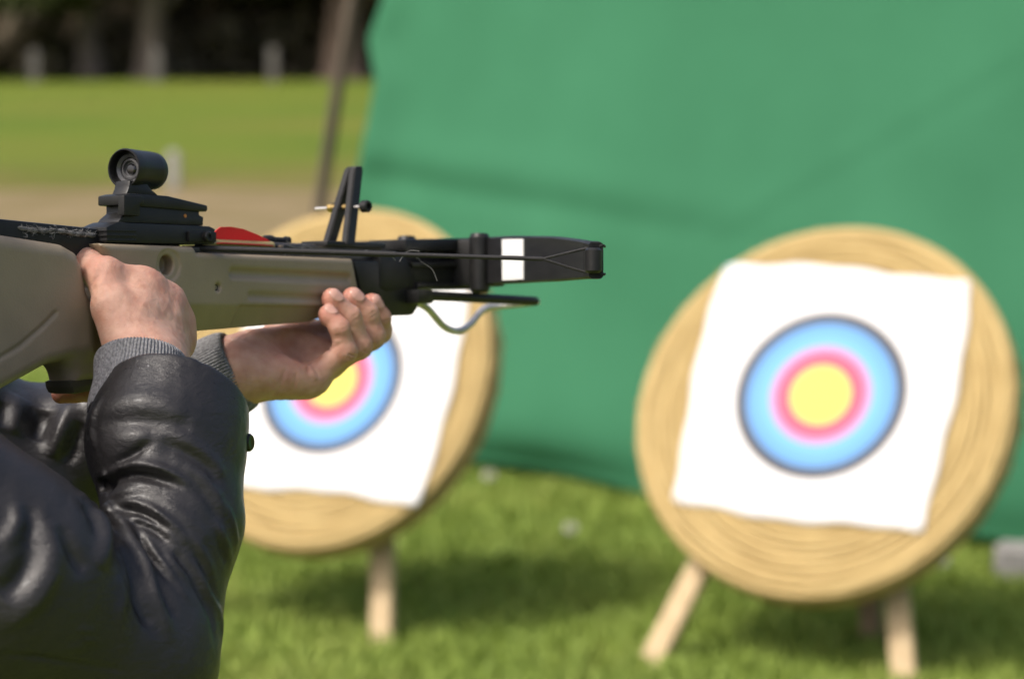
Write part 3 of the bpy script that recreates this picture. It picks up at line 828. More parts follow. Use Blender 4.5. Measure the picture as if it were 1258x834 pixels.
# trigger and guard below the receiver
prism('trigger', [(0.046, -0.062), (0.054, -0.062), (0.052, -0.078), (0.057, -0.090), (0.052, -0.089), (0.046, -0.078)], -0.004, 0.004, M['black'], bow, 0.001)
tubes('trigger_guard', [(smooth_path([(0, 0.012, -0.062), (0, 0.014, -0.090), (0, 0.030, -0.103), (0, 0.066, -0.102), (0, 0.086, -0.092), (0, 0.092, -0.066)], 6), 0.003)], M['black_plastic'], bow, 8)
# --- rail and receiver
prism('rail', [(0.100, -0.006), (0.384, -0.006), (0.384, 0.0008), (0.100, 0.0008)], -0.0115, 0.0115, M['rail'], bow, 0.0012)
for sx in (-1, 1): prism('rail_flight_edge', [(0.226, 0.0006), (0.384, 0.0006), (0.384, 0.0064), (0.226, 0.0060)], sx * 0.0078 - 0.0034, sx * 0.0078 + 0.0034, M['rail'], bow, 0.0008)
prism('latch_housing', [(-0.205, -0.004), (0.010, -0.012), (0.102, -0.006), (0.102, 0.008), (0.008, 0.0125), (-0.205, 0.0205)], -0.0155, 0.006, M['black_plastic'], bow, 0.003)
# --- optical sight and its mount
prism('sight_rail', [(0.0070, 0.0009), (0.1340, 0.0035), (0.1345, 0.0165), (0.1275, 0.0185), (0.0300, 0.0178), (0.0215, 0.0185), (0.0150, 0.0165), (0.0068, 0.0135)], -0.0150, 0.0150, M['black'], bow, 0.0012)
for k in range(3): prism('rail_groove', [(0.0066 - 0.0004, 0.0022 + k * 0.0038), (0.040, 0.0030 + k * 0.0038), (0.040, 0.0048 + k * 0.0038), (0.0066 - 0.0004, 0.0040 + k * 0.0038)], -0.0158, 0.0158, M['black_plastic'], bow, 0.0005)
prism('clamp_block', [(0.100, 0.0045), (0.1335, 0.0052), (0.1335, 0.0138), (0.100, 0.0132)], 0.0145, 0.0175, M['black_plastic'], bow, 0.0012)
lathe('clamp_screw', [(0, 0), (0, 0.0045), (0.004, 0.0045), (0.005, 0.0036), (0.005, 0.0020), (0.0038, 0.0020), (0.0038, 0)], (0.0170, 0.1200, 0.0094), (1, 0, 0), M['black'], bow, 18)
prism('sight_mount', [(0.0225, 0.0180), (0.1230, 0.0188), (0.1235, 0.0262), (0.1185, 0.0275), (0.1180, 0.0318), (0.0330, 0.0335), (0.0330, 0.0260), (0.0260, 0.0215)], -0.0120, 0.0120, M['black'], bow, 0.0012)
prism('sight_dovetail', [(0.0262, 0.0322), (0.1240, 0.0305), (0.1262, 0.0320), (0.1255, 0.0360), (0.0780, 0.0418), (0.0340, 0.0418), (0.0262, 0.0400)], -0.0145, 0.0145, M['black'], bow, 0.0014)
prism('sight_clamp', [(0.0245, 0.0235), (0.0430, 0.0235), (0.0430, 0.0330), (0.0480, 0.0340), (0.0480, 0.0400), (0.0245, 0.0400)], 0.0100, 0.0172, M['black_plastic'], bow, 0.0014)
lathe('index_dot', [(0, 0), (0, 0.0016), (0.0006, 0.0014), (0.0007, 0)], (0.0119, 0.1010, 0.0262), (1, 0, 0), M['orange'], bow, 14)
prism('sight_neck', [(0.0355, 0.0410), (0.0760, 0.0410), (0.0640, 0.0475), (0.0590, 0.0530), (0.0400, 0.0530), (0.0390, 0.0475)], -0.0085, 0.0085, M['black'], bow, 0.002)
SY = radians(-7)
sax = Vector((sin(SY), cos(SY), 0.0))
so_ = Vector((0.0005, 0.0405, 0.0630))
tb = lathe('sight_tube', [(0.012, 0.0), (0.012, 0.0105), (0.0080, 0.0105), (0.0080, 0.0142), (0.0008, 0.0146), (0.0, 0.0152), (0.0, 0.0158), (0.0010, 0.0164), (0.0100, 0.0164), (0.0110, 0.0161), (0.0330, 0.0160), (0.0400, 0.0154), (0.0420, 0.0142), (0.0420, 0.0120), (0.0380, 0.0118), (0.0380, 0)], so_, sax, M['black'], bow, 56)
lathe('eyepiece_ring', [(0.0119, 0.0), (0.0112, 0.0105), (0.0070, 0.0122), (0.0062, 0.0116), (0.0085, 0.0096), (0.0119, 0.0092), (0.0119, 0)], so_, sax, M['ring_grey'], tb, 44)
lathe('eyepiece_ring', [(0.0118, 0.0), (0.0112, 0.0086), (0.0092, 0.0086), (0.0088, 0.0070), (0.0117, 0.0062), (0.0117, 0)], so_, sax, M['ring_grey'], tb, 40)
lathe('lens', [(0.0092, 0.0), (0.0095, 0.0034), (0.0104, 0.0046), (0.0114, 0.0046), (0.0114, 0)], so_, sax, M['lens'], tb, 28)
# --- front sight: leaning loop with a cross screw
fs = empty('front_sight'); fs.parent = bow
lx, rx = -0.0080, 0.0135
def sbar(name, t0, t1, s0, s1, h0, h1, w, d, m_):
    bm = bmesh.new()
    vs = [bm.verts.new((t + a * w, s + b * d, h)) for t, s, h in ((t0, s0, h0), (t1, s1, h1)) for a, b in ((-.5, -.5), (.5, -.5), (.5, .5), (-.5, .5))]
    for i in range(4):
        j = (i + 1) % 4; bm.faces.new((vs[i], vs[j], vs[4 + j], vs[4 + i]))
    bm.faces.new(vs[:4]); bm.faces.new(vs[4:])
    bmesh.ops.recalc_face_normals(bm, faces=bm.faces[:])
    bmesh.ops.bevel(bm, geom=bm.edges[:], offset=0.0009, segments=2, affect='EDGES')
    return bm_obj(name, bm, m_, fs)
sbar('upright', -0.0085, -0.0005, 0.3105, 0.3340, 0.0085, 0.0790, 0.0072, 0.0125, M['black'])
sbar('upright', 0.0145, 0.0052, 0.3105, 0.3340, 0.0085, 0.0790, 0.0070, 0.0125, M['black'])
prism('sight_cap', [(0.3290, 0.0760), (0.3400, 0.0770), (0.3395, 0.0815), (0.3300, 0.0805)], -0.0036, 0.0080, M['black'], fs, 0.0015)
prism('sight_foot', [(0.2800, 0.0064), (0.3640, 0.0064), (0.3640, 0.0112), (0.2800, 0.0112)], -0.0155, 0.0155, M['black'], fs, 0.0012)
lathe('cross_screw', [(0, 0), (0, 0.0013), (0.058, 0.0013), (0.058, 0)], (-0.0330, 0.3215, 0.0430), (1, 0, 0), M['steel'], fs, 12)
lathe('brass_nut', [(0, 0), (0, 0.0040), (0.001, 0.0046), (0.0055, 0.0046), (0.0065, 0.0036), (0.0085, 0.0034), (0.0085, 0)], (-0.0165, 0.3215, 0.0430), (1, 0, 0), M['brass'], fs, 16)
lathe('brass_nut', [(0, 0), (0, 0.0032), (0.0055, 0.0032), (0.0055, 0)], (0.0010, 0.3215, 0.0430), (1, 0, 0), M['brass'], fs, 16)
lathe('adjusting_knob', [(0, 0), (0, 0.0046), (0.0010, 0.0056), (0.0070, 0.0056), (0.0080, 0.0048), (0.0080, 0.0030), (0.0050, 0.0028), (0.0050, 0)], (0.0220, 0.3215, 0.0430), (1, 0, 0), M['black'], fs, 26)
lathe('cable_clip', [(0, 0), (0, 0.0034), (0.002, 0.0042), (0.010, 0.0042), (0.012, 0.0030), (0.026, 0.0030), (0.028, 0.0042), (0.032, 0.0040), (0.032, 0)], (-0.0120, 0.2270, 0.0110), (0, 1, 0), M['black_plastic'], bow, 18)
# --- riser
prism('riser', [(0.3120, -0.0058), (0.3480, -0.0050), (0.3840, -0.0040), (0.3900, -0.0070), (0.4070, -0.0280), (0.4075, -0.0470), (0.3990, -0.0548), (0.3560, -0.0560), (0.3440, -0.0520), (0.3240, -0.0350)], -0.0196, 0.0196, M['black'], bow, 0.0028)
prism('riser_cheek', [(0.3480, 0.0005), (0.3860, 0.0005), (0.3950, -0.0100), (0.4020, -0.0290), (0.3600, -0.0340), (0.3480, -0.0300)], -0.0212, 0.0212, M['black_plastic'], bow, 0.004)
prism('riser_bridge', [(0.3820, -0.0050), (0.4900, -0.0020), (0.4980, -0.0270), (0.4050, -0.0285)], -0.0170, 0.0170, M['black_plastic'], bow, 0.002)
prism('riser_top_plate', [(0.3840, 0.0045), (0.4980, 0.0085), (0.4990, 0.0205), (0.3840, 0.0155)], -0.0225, 0.0225, M['black'], bow, 0.0016)
prism('riser_web', [(0.3840, -0.0060), (0.4930, -0.0040), (0.4930, 0.0090), (0.3840, 0.0050)], -0.0120, 0.0120, M['black_plastic'], bow, 0.001)
prism('riser_rib', [(0.3960, -0.0105), (0.4840, -0.0080), (0.4840, -0.0022), (0.3930, -0.0055)], -0.0225, 0.0225, M['black'], bow, 0.0018)
prism('riser_rib', [(0.4020, -0.0300), (0.4880, -0.0295), (0.4880, -0.0235), (0.4030, -0.0245)], -0.0230, 0.0230, M['black'], bow, 0.0018)
prism('limb_pocket', [(0.4640, -0.0268), (0.5120, -0.0268), (0.5120, 0.0180), (0.4640, 0.0180)], -0.0440, 0.0440, M['black_plastic'], bow, 0.003)
for sx in (-1, 1):
    lathe('limb_pivot', [(-0.0335, 0), (-0.0335, 0.0070), (-0.0310, 0.0090), (-0.0300, 0.0098), (0.0195, 0.0098), (0.0210, 0.0088), (0.0230, 0.0080), (0.0236, 0.0030), (0.0236, 0)], (sx * 0.0440, 0.4700, 0), (0, 0, 1), M['black'], bow, 26)
# --- limbs
def limb_frame(u):
    """centre line of the right limb: x, y, z and the backward-facing normal in plan"""
    a = np.array([0.040, 0.480]); b = np.array([0.155, 0.435]); c = np.array([0.292, 0.3005])
    p = (1 - u) ** 2 * a + 2 * u * (1 - u) * b + u * u * c
    d = 2 * (1 - u) * (b - a) + 2 * u * (c - b); d /= np.linalg.norm(d)
    return p, np.array([-d[1], d[0]]) * -1, -0.0030 - 0.0095 * u * u
def limb_h(u): return np.interp(u, [0, 0.25, 0.6, 0.9, 1.0], [0.0225, 0.0222, 0.0200, 0.0162, 0.0135])
def limb_sweep(name, u0, u1, off0, off1, hs, m_, par, sx, n=26, bev=0.0014):
    bm = bmesh.new(); rings = []
    for i in range(n):
        u = u0 + (u1 - u0) * i / (n - 1)
        p, nn, z = limb_frame(u); hh = limb_h(u) * hs if not callable(hs) else hs(u)
        q = []
        for o_, zz in ((off0, -hh + bev), (off0 + bev * np.sign(off1 - off0), -hh), (off1 - bev * np.sign(off1 - off0), -hh), (off1, -hh + bev), (off1, hh - bev), (off1 - bev * np.sign(off1 - off0), hh), (off0 + bev * np.sign(off1 - off0), hh), (off0, hh - bev)):
            w = p + nn * o_
            q.append(bm.verts.new((sx * w[0], w[1], z + zz)))
        rings.append(q)
    for A, B in zip(rings[:-1], rings[1:]):
        for j in range(8):
            k = (j + 1) % 8; bm.faces.new((A[j], A[k], B[k], B[j]))
    bm.faces.new(rings[0]); bm.faces.new(rings[-1][::-1])
    return bm_obj(name, bm, m_, par, 40)
LATCH = np.array([0.0, 0.118, 0.0000])
for sx in (1, -1):
    lb = limb_sweep('limb', 0.0, 0.985, -0.0045, 0.0045, 1.0, M['limb'], bow, sx)
    limb_sweep('sticker', 0.185, 0.355, 0.0043, 0.0053, 0.86, M['white'], lb, sx, 8, 0.0003)
    limb_sweep('limb_tip', 0.925, 0.985, -0.0062, 0.0062, lambda u: 0.0160 - 0.02 * max(0, u - 0.95), M['black_plastic'], lb, sx, 6, 0.002)
    pt, nn, zt = limb_frame(0.999)
    lathe('tip_roller', [(-0.0105, 0), (-0.0105, 0.0050), (-0.0085, 0.0072), (0.0085, 0.0072), (0.0105, 0.0050), (0.0105, 0)], (sx * (pt[0] + nn[0] * 0.0035), pt[1] + nn[1] * 0.0035, zt), (0, 0, 1), M['black'], lb, 18)
# --- string, drawn back to the latch
items = []
for sx in (1, -1):
    pt, nn, zt = limb_frame(0.965)
    T = np.array([sx * pt[0], pt[1], zt]); N3 = np.array([sx * nn[0], nn[1], 0])
    Y = T + (LATCH - T) * 0.115 + N3 * 0.004
    L2 = LATCH + np.array([sx * 0.006, 0, 0])
    mid = (Y + L2) / 2
    items.append((smooth_path([Y, mid, L2], 8), 0.0019))
    items.append((smooth_path([Y + (L2 - Y) * 0.42, Y + (L2 - Y) * 0.6, L2], 6), 0.0025))
    for sg in (-1, 1):
        items.append((smooth_path([Y, T + N3 * 0.0088 + np.array([0, 0, sg * 0.0095]), T + N3 * 0.002 + np.array([sx * 0.010, 0.0, sg * 0.0120]), T - N3 * 0.009 + np.array([0, 0, sg * 0.0115])], 5), 0.0011))
items.append(([LATCH + np.array([-0.007, 0, 0]), LATCH + np.array([0.007, 0, 0])], 0.0022))
st = tubes('string', items, M['string'], bow, 8)
# frayed fibres: on the string and round the latch
rng = np.random.default_rng(11); fr = []
pt, nn, zt = limb_frame(0.965); T = np.array([pt[0], pt[1], zt])
for k in range(9):
    u = 0.50 + 0.05 * rng.normal(); b = T + (LATCH - T) * u
    e = rng.normal(size=3) * np.array([0.006, 0.006, 0.004]) + (LATCH - T) * 0.02 * rng.normal()
    fr.append((smooth_path([b, b + e * 0.5 + np.array([0, 0, 0.002]), b + e], 4), 0.00022))
b = T + (LATCH - T) * 0.44
fr.append((smooth_path([b, b + np.array([0.004, 0.004, -0.006]), b + np.array([0.010, 0.010, -0.012]), b + np.array([0.013, 0.013, -0.022])], 5), 0.0002))
tubes('frayed_fibre', fr, M['fray'], st, 5)
tubes('frayed_rope', [(smooth_path([(0.0052, -0.080, 0.0105), (0.0070, -0.060, 0.0082), (0.0066, -0.040, 0.0092), (0.0070, -0.020, 0.0074), (0.0064, 0.002, 0.0066)], 5), np.array([0.0010 + 0.0012 * abs(sin(i * 1.9)) for i in range(21)]))], M['rope_dark'], bow, 8)
fr = []
for k in range(150):
    b = np.array([0.0078 + 0.0010 * rng.normal(), -0.078 + 0.080 * rng.random(), 0.0086 + 0.0016 * rng.normal()])
    b[2] += 0.0
    e = rng.normal(size=3) * np.array([0.0008, 0.0018, 0.0008])
    fr.append((smooth_path([b - e, b + rng.normal(size=3) * 0.0012, b + e], 3), 0.00012))
tubes('frayed_fibre', fr, M['fray'], bow, 5)
fr = []
for k in range(16):
    b = np.array([0.0115, 0.225 + 0.03 * rng.random(), 0.003 + 0.003 * rng.normal()])
    e = rng.normal(size=3) * np.array([0.0015, 0.006, 0.002])
    fr.append((smooth_path([b - e, b + rng.normal(size=3) * 0.001, b + e], 4), 0.00022))
tubes('frayed_fibre', fr, M['fray'], bow, 5)
# --- cocking stirrup
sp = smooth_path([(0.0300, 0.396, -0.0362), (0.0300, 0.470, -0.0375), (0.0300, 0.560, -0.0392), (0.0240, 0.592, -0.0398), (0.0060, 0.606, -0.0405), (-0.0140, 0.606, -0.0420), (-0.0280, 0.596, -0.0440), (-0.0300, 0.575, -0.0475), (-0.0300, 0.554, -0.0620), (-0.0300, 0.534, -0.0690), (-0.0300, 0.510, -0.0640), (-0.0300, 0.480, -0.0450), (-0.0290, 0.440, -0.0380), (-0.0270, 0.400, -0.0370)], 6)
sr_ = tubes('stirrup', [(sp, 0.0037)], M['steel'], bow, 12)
tubes('dark_rod', [(sp[:17], 0.0046)], M['black_plastic'], sr_, 12)  # slightly wider black tube laid over the near rod of the stirrup
prism('stirrup_clamp', [(0.388, -0.0440), (0.412, -0.0440), (0.412, -0.0310), (0.388, -0.0310)], -0.0345, 0.0345, M['black'], bow, 0.003)

# --- bolt lying on the rail
bolt = empty('crossbow_bolt', mat=XM)
tag(bolt, 'short bolt with gold shaft and red vane lying on the crossbow rail', 'bolt')
lathe('shaft', [(0.0, 0), (0.0, 0.0030), (0.001, 0.0036), (0.225, 0.0036), (0.226, 0)], (0, 0.128, 0.0048), (0, 1, 0), M['rail'], bolt, 16)
lathe('shaft_wrap', [(0.0, 0.0036), (0.0, 0.0041), (0.092, 0.0041), (0.092, 0.0036)], (0, 0.131, 0.0048), (0, 1, 0), M['gold_shaft'], bolt, 20)
lathe('point', [(0.0, 0), (0.0, 0.0042), (0.016, 0.0042), (0.030, 0.0006), (0.0305, 0)], (0, 0.353, 0.0048), (0, 1, 0), M['steel'], bolt, 16)
for ang in (0, 120, 240):
    prof = [(0.147, 0.0036), (0.150, 0.0110), (0.156, 0.0145), (0.170, 0.0152), (0.185, 0.0138), (0.202, 0.0100), (0.216, 0.0062), (0.222, 0.0036)]
    if ang: prof = [(y_, min(r_, 0.0105)) for y_, r_ in prof]
    a_ = radians(ang + 62 if ang else 4)
    if ang == 120: a_ = radians(88)
    if ang == 240: a_ = radians(-88)
    bm = bmesh.new()
    for off in (-0.00045, 0.00045):
        vs = [bm.verts.new((sin(a_) * r_ + cos(a_) * off, y_, 0.0048 + cos(a_) * r_ - sin(a_) * off)) for y_, r_ in prof]
        bm.faces.new(vs)
    bm.verts.ensure_lookup_table(); n_ = len(prof)
    for i in range(n_):
        j = (i + 1) % n_; bm.faces.new((bm.verts[i], bm.verts[j], bm.verts[n_ + j], bm.verts[n_ + i]))
    if ang == 0: bm_obj('vane', bm, M['red'], bolt, 30)
    else: bm_obj('vane', bm, M['red'], bolt, 30)

# ================================================================== PERSON
def WV(p): return W(*p).astype(np.float32)
def vec(*a): return np.array(a, np.float32)
def unit(v): return v / np.linalg.norm(v)
# joints in crossbow-local coordinates (right, forward, up) turned into world
RW = WV((0.078, -0.010, -0.100))
RH = {'i': [(0.040, 0.0235, -0.0370), (0.030, 0.060, -0.058), (0.012, 0.060, -0.074), (-0.004, 0.052, -0.080)],
      'm': [(0.041, 0.0455, -0.0480), (0.026, 0.058, -0.080), (0.002, 0.040, -0.088), (-0.020, 0.018, -0.085)],
      'r': [(0.040, 0.0570, -0.0640), (0.024, 0.052, -0.097), (-0.002, 0.032, -0.103), (-0.022, 0.008, -0.101)],
      'l': [(0.043, 0.0550, -0.0800), (0.028, 0.044, -0.112), (-0.002, 0.026, -0.118), (-0.0265, -0.004, -0.1205)]}
RT = [(0.060, -0.0190, -0.0830), (0.044, -0.0160, -0.0520), (0.0280, -0.0085, -0.0265), (0.002, -0.0050, -0.0165), (-0.020, 0.004, -0.018)]
LW = WV((-0.018, 0.198, -0.103))
LH = {'l': [(0.0200, 0.2580, -0.1100), (0.0440, 0.2700, -0.0875), (0.0440, 0.2632, -0.0672), (0.0330, 0.2595, -0.0545)],
      'r': [(0.0090, 0.2780, -0.1035), (0.0400, 0.2940, -0.0830), (0.0400, 0.2830, -0.0570), (0.0305, 0.2680, -0.0405)],
      'm': [(-0.002, 0.3000, -0.0990), (0.0360, 0.3170, -0.0740), (0.0370, 0.3105, -0.0540), (0.0300, 0.2970, -0.0395)],
      'i': [(-0.015, 0.3200, -0.0940), (0.0240, 0.3420, -0.0690), (0.0310, 0.3360, -0.0580), (0.0295, 0.3255, -0.0440)]}
LT = [(-0.030, 0.220, -0.098), (-0.036, 0.252, -0.085), (-0.036, 0.284, -0.062), (-0.031, 0.306, -0.046)]
REL = vec(-0.265, 1.756, 1.205); LEL = vec(-0.445, 2.130, 1.270)
FR = {'i': (0.0132, 0.0110, 0.0096, 0.0086), 'm': (0.0138, 0.0114, 0.0099, 0.0089), 'r': (0.0132, 0.0108, 0.0095, 0.0086), 'l': (0.0122, 0.0098, 0.0087, 0.0079)}

def chain(P, pts, rad, k=0.003):
    d = None
    for i in range(len(pts) - 1):
        c = cap(P, pts[i], pts[i + 1], rad[i], rad[i + 1])
        d = c if d is None else smin(d, c, k)
    return d
def creases(P, d, lines, r=0.0010, k=0.0018):
    for a, b in lines: d = smax(d, -cap(P, WV(a), WV(b), r, r), k)
    return d

def right_hand_base(P):
    fdir = unit(REL - RW)
    side = unit(np.cross(WV(RH['l'][0]) - WV(RH['i'][0]), fdir))
    palm = None
    offs = {'i': (-0.004, -0.013, 0.004), 'm': (0, -0.002, 0), 'r': (0.001, 0.006, -0.003), 'l': (0.001, 0.011, -0.005)}
    for f in 'imrl':
        a = WV(np.array([0.078, -0.010, -0.100]) + np.array(offs[f])); b = WV(RH[f][0])
        c = cap(P, a, b, 0.0185, {'i': 0.0135, 'm': 0.0140, 'r': 0.0132, 'l': 0.0125}[f])
        palm = c if palm is None else smin(palm, c, 0.017)
    for f in 'imrl':                                                # knuckle heads
        palm = smin(palm, ell(P, WV(np.array(RH[f][0]) + np.array([0.0035, 0.000, 0.0015])), (0.0112,) * 3), 0.012)
    th = chain(P, [WV(q) for q in RT], (0.0165, 0.0150, 0.0138, 0.0128, 0.0100), 0.006)
    web = cap(P, WV((0.052, -0.004, -0.060)), WV((0.036, 0.012, -0.034)), 0.0135, 0.0115)
    d = smin(palm, web, 0.016)
    d = smin(d, cap(P, WV((0.0300, -0.0060, -0.0235)), WV((0.0395, 0.0220, -0.0375)), 0.0110, 0.0125), 0.010)
    d = smin(d, chain(P, [WV(np.array(RH[f][0]) + np.array([0.002, -0.002, 0.001])) for f in 'imrl'], (0.0128, 0.0132, 0.0128, 0.0120), 0.004), 0.010)
    d = smin(d, cap(P, WV((0.0480, 0.0060, -0.0560)), WV((0.0500, 0.0300, -0.0600)), 0.0150, 0.0150), 0.016)
    d = smin(d, cap(P, RW + (WV(RT[0]) - RW) * 0.3, WV(RT[1]), 0.019, 0.015), 0.012)
    d = smin(d, th, 0.0055)
    fing = None
    for f in 'imrl':
        pts = [WV(q) for q in RH[f]]
        c = chain(P, pts, FR[f], 0.004)
        fing = c if fing is None else smin(fing, c, 0.0016)
    d = smin(d, fing, 0.006)
    # tendons on the back of the hand
    for f in 'mr':
        a = WV(np.array(RH[f][0]) + np.array([0.0105, -0.003, 0.002])); b = RW + (RW - REL) * 0.02 + XR.astype(np.float32) * 0.013
        d = smin(d, cap(P, a, b, 0.0016, 0.0010), 0.006)
    d = smin(d, cap(P, RW, RW + fdir * 0.060, 0.0265, 0.030), 0.016)
    return d + 0.00025 * vnoise(P, 260, 1)

def left_hand_base(P):
    fdir = unit(LEL - LW)
    palm = None
    offs = {'i': (-0.014, 0.002, 0.006), 'm': (-0.005, 0.002, 0.003), 'r': (0.004, 0, 0), 'l': (0.011, -0.002, -0.002)}
    for f in 'imrl':
        a = WV(np.array([-0.018, 0.198, -0.103]) + np.array(offs[f])); b = WV(LH[f][0])
        c = cap(P, a, b, 0.0190, {'i': 0.0140, 'm': 0.0142, 'r': 0.0138, 'l': 0.0130}[f])
        palm = c if palm is None else smin(palm, c, 0.010)
    palm = smin(palm, cap(P, WV((-0.004, 0.206, -0.1095)), WV((0.0170, 0.2480, -0.1130)), 0.0195, 0.0168), 0.012)      # heel of the little-finger side
    palm = smin(palm, cap(P, WV((-0.020, 0.222, -0.086)), WV((-0.018, 0.305, -0.077)), 0.0185, 0.0170), 0.014)
    palm = smin(palm, cap(P, WV((-0.006, 0.250, -0.092)), WV((0.004, 0.300, -0.088)), 0.0160, 0.0130), 0.012)
    palm = smax(palm, -ell(P, WV((0.0200, 0.2520, -0.0760)), (0.027, 0.028, 0.022)), 0.009)      # hollow of the palm
    d = smin(palm, chain(P, [WV(q) for q in LT], (0.0180, 0.0145, 0.0118, 0.0095), 0.006), 0.012)
    fing = None
    for f in 'imrl':
        pts = [WV(q) for q in LH[f]]
        c = chain(P, pts, FR[f], 0.0035)
        c = smin(c, ell(P, pts[1], (FR[f][1] * 1.10,) * 3), 0.004)
        # soft pad under the tip
        t_ = unit(pts[3] - pts[2])
        c = smin(c, ell(P, pts[3] - t_ * 0.003 - XR.astype(np.float32) * 0.0012, (FR[f][3] * 1.08,) * 3), 0.003)
        fing = c if fing is None else smin(fing, c, 0.0012)
    d = smin(d, fing, 0.006)
    d = smin(d, cap(P, LW + fdir * 0.012, LW + fdir * 0.12, 0.0262, 0.035), 0.024)
    cr = []
    for f in 'imrl':                                                # joint creases across the fingers
        p = [np.array(q) for q in LH[f]]
        for j in (1, 2):
            ax = p[j + 1] - p[j - 1]; s_ = np.array([0.35, 0.8, 0.25]); s_ = s_ - ax * (s_ @ ax) / (ax @ ax); s_ /= np.linalg.norm(s_)
            o_ = np.cross(ax, s_); o_ /= np.linalg.norm(o_)
            if o_[0] < 0: o_ = -o_
            for q in (-0.0016, 0.0016):
                c0 = p[j] + o_ * (FR[f][j] + 0.0006) + ax / np.linalg.norm(ax) * q
                cr.append((c0 - s_ * 0.0035, c0 + s_ * 0.0035))
    d = creases(P, d, cr, 0.0005, 0.0012)
    return d + 0.00022 * vnoise(P, 260, 2)

# --- jacket
HEM = vec(-0.2580, 1.8670, 1.3930); F1 = vec(-0.266, 1.850, 1.357); F2 = vec(-0.256, 1.818, 1.300); ELB = vec(-0.284, 1.760, 1.208)
UA = vec(-0.366, 1.711, 1.280); RS = vec(-0.475, 1.700, 1.372); LS = vec(-0.630, 2.030, 1.385)
HN = unit(vec(0.17, 0.68, 0.71))
LF = unit(LW - LEL); LHEM = LW - LF * 0.058
def jacket_base(P):
    fa = chain(P, [HEM + HN * 0.03, F1, F2, ELB], (0.0520, 0.0575, 0.0490, 0.0630), 0.02)
    fa = smax(fa, (P - HEM) @ HN, 0.004)
    ua = chain(P, [ELB, UA, RS], (0.0640, 0.0760, 0.0880), 0.03)
    d = smin(fa, ua, 0.016)
    la = chain(P, [LHEM + LF * 0.03, LHEM - LF * 0.05, LEL], (0.0400, 0.0520, 0.0800), 0.02)
    la = smax(la, (P - LHEM) @ LF, 0.004)
    la = smin(la, chain(P, [LEL, (LEL + LS) / 2 + vec(0, 0, 0.01), LS], (0.0800, 0.0880, 0.0950), 0.03), 0.02)
    sh = unit(LS - RS); fr_ = vec(sh[1], -sh[0], 0)
    R3 = np.stack([sh, fr_, vec(0, 0, 1)], 1)
    to = ell(P, vec(-0.575, 1.860, 1.26), (0.215, 0.140, 0.24), R3)
    to = smin(to, ell(P, vec(-0.590, 1.855, 1.02), (0.190, 0.135, 0.26), R3), 0.08)
    to = smin(to, cap(P, RS + vec(-0.02, 0.02, 0), LS, 0.085, 0.085), 0.05)
    to = smin(to, cap(P, vec(-0.590, 1.835, 1.42), vec(-0.578, 1.815, 1.485), 0.078, 0.070), 0.03)
    to = smax(to, 0.80 - P[:, 2], 0.02)
    to = smax(to, -cap(P, vec(-0.580, 1.818, 1.475), vec(-0.560, 1.785, 1.60), 0.061, 0.068), 0.006)
    to = smin(to, cap(P, LEL + vec(-0.01, -0.02, -0.02), vec(-0.47, 1.93, 1.16), 0.080, 0.110), 0.05)
    d = smin(d, smin(to, la, 0.02), 0.014)
    return d
def sleeve_openings(P, d):
    d = np.maximum(d, -cap(P, HEM + HN * 0.06, HEM - HN * 0.005, 0.0455, 0.0430))
    return np.maximum(d, -cap(P, LHEM + LF * 0.05, LHEM - LF * 0.025, 0.0350, 0.0330))
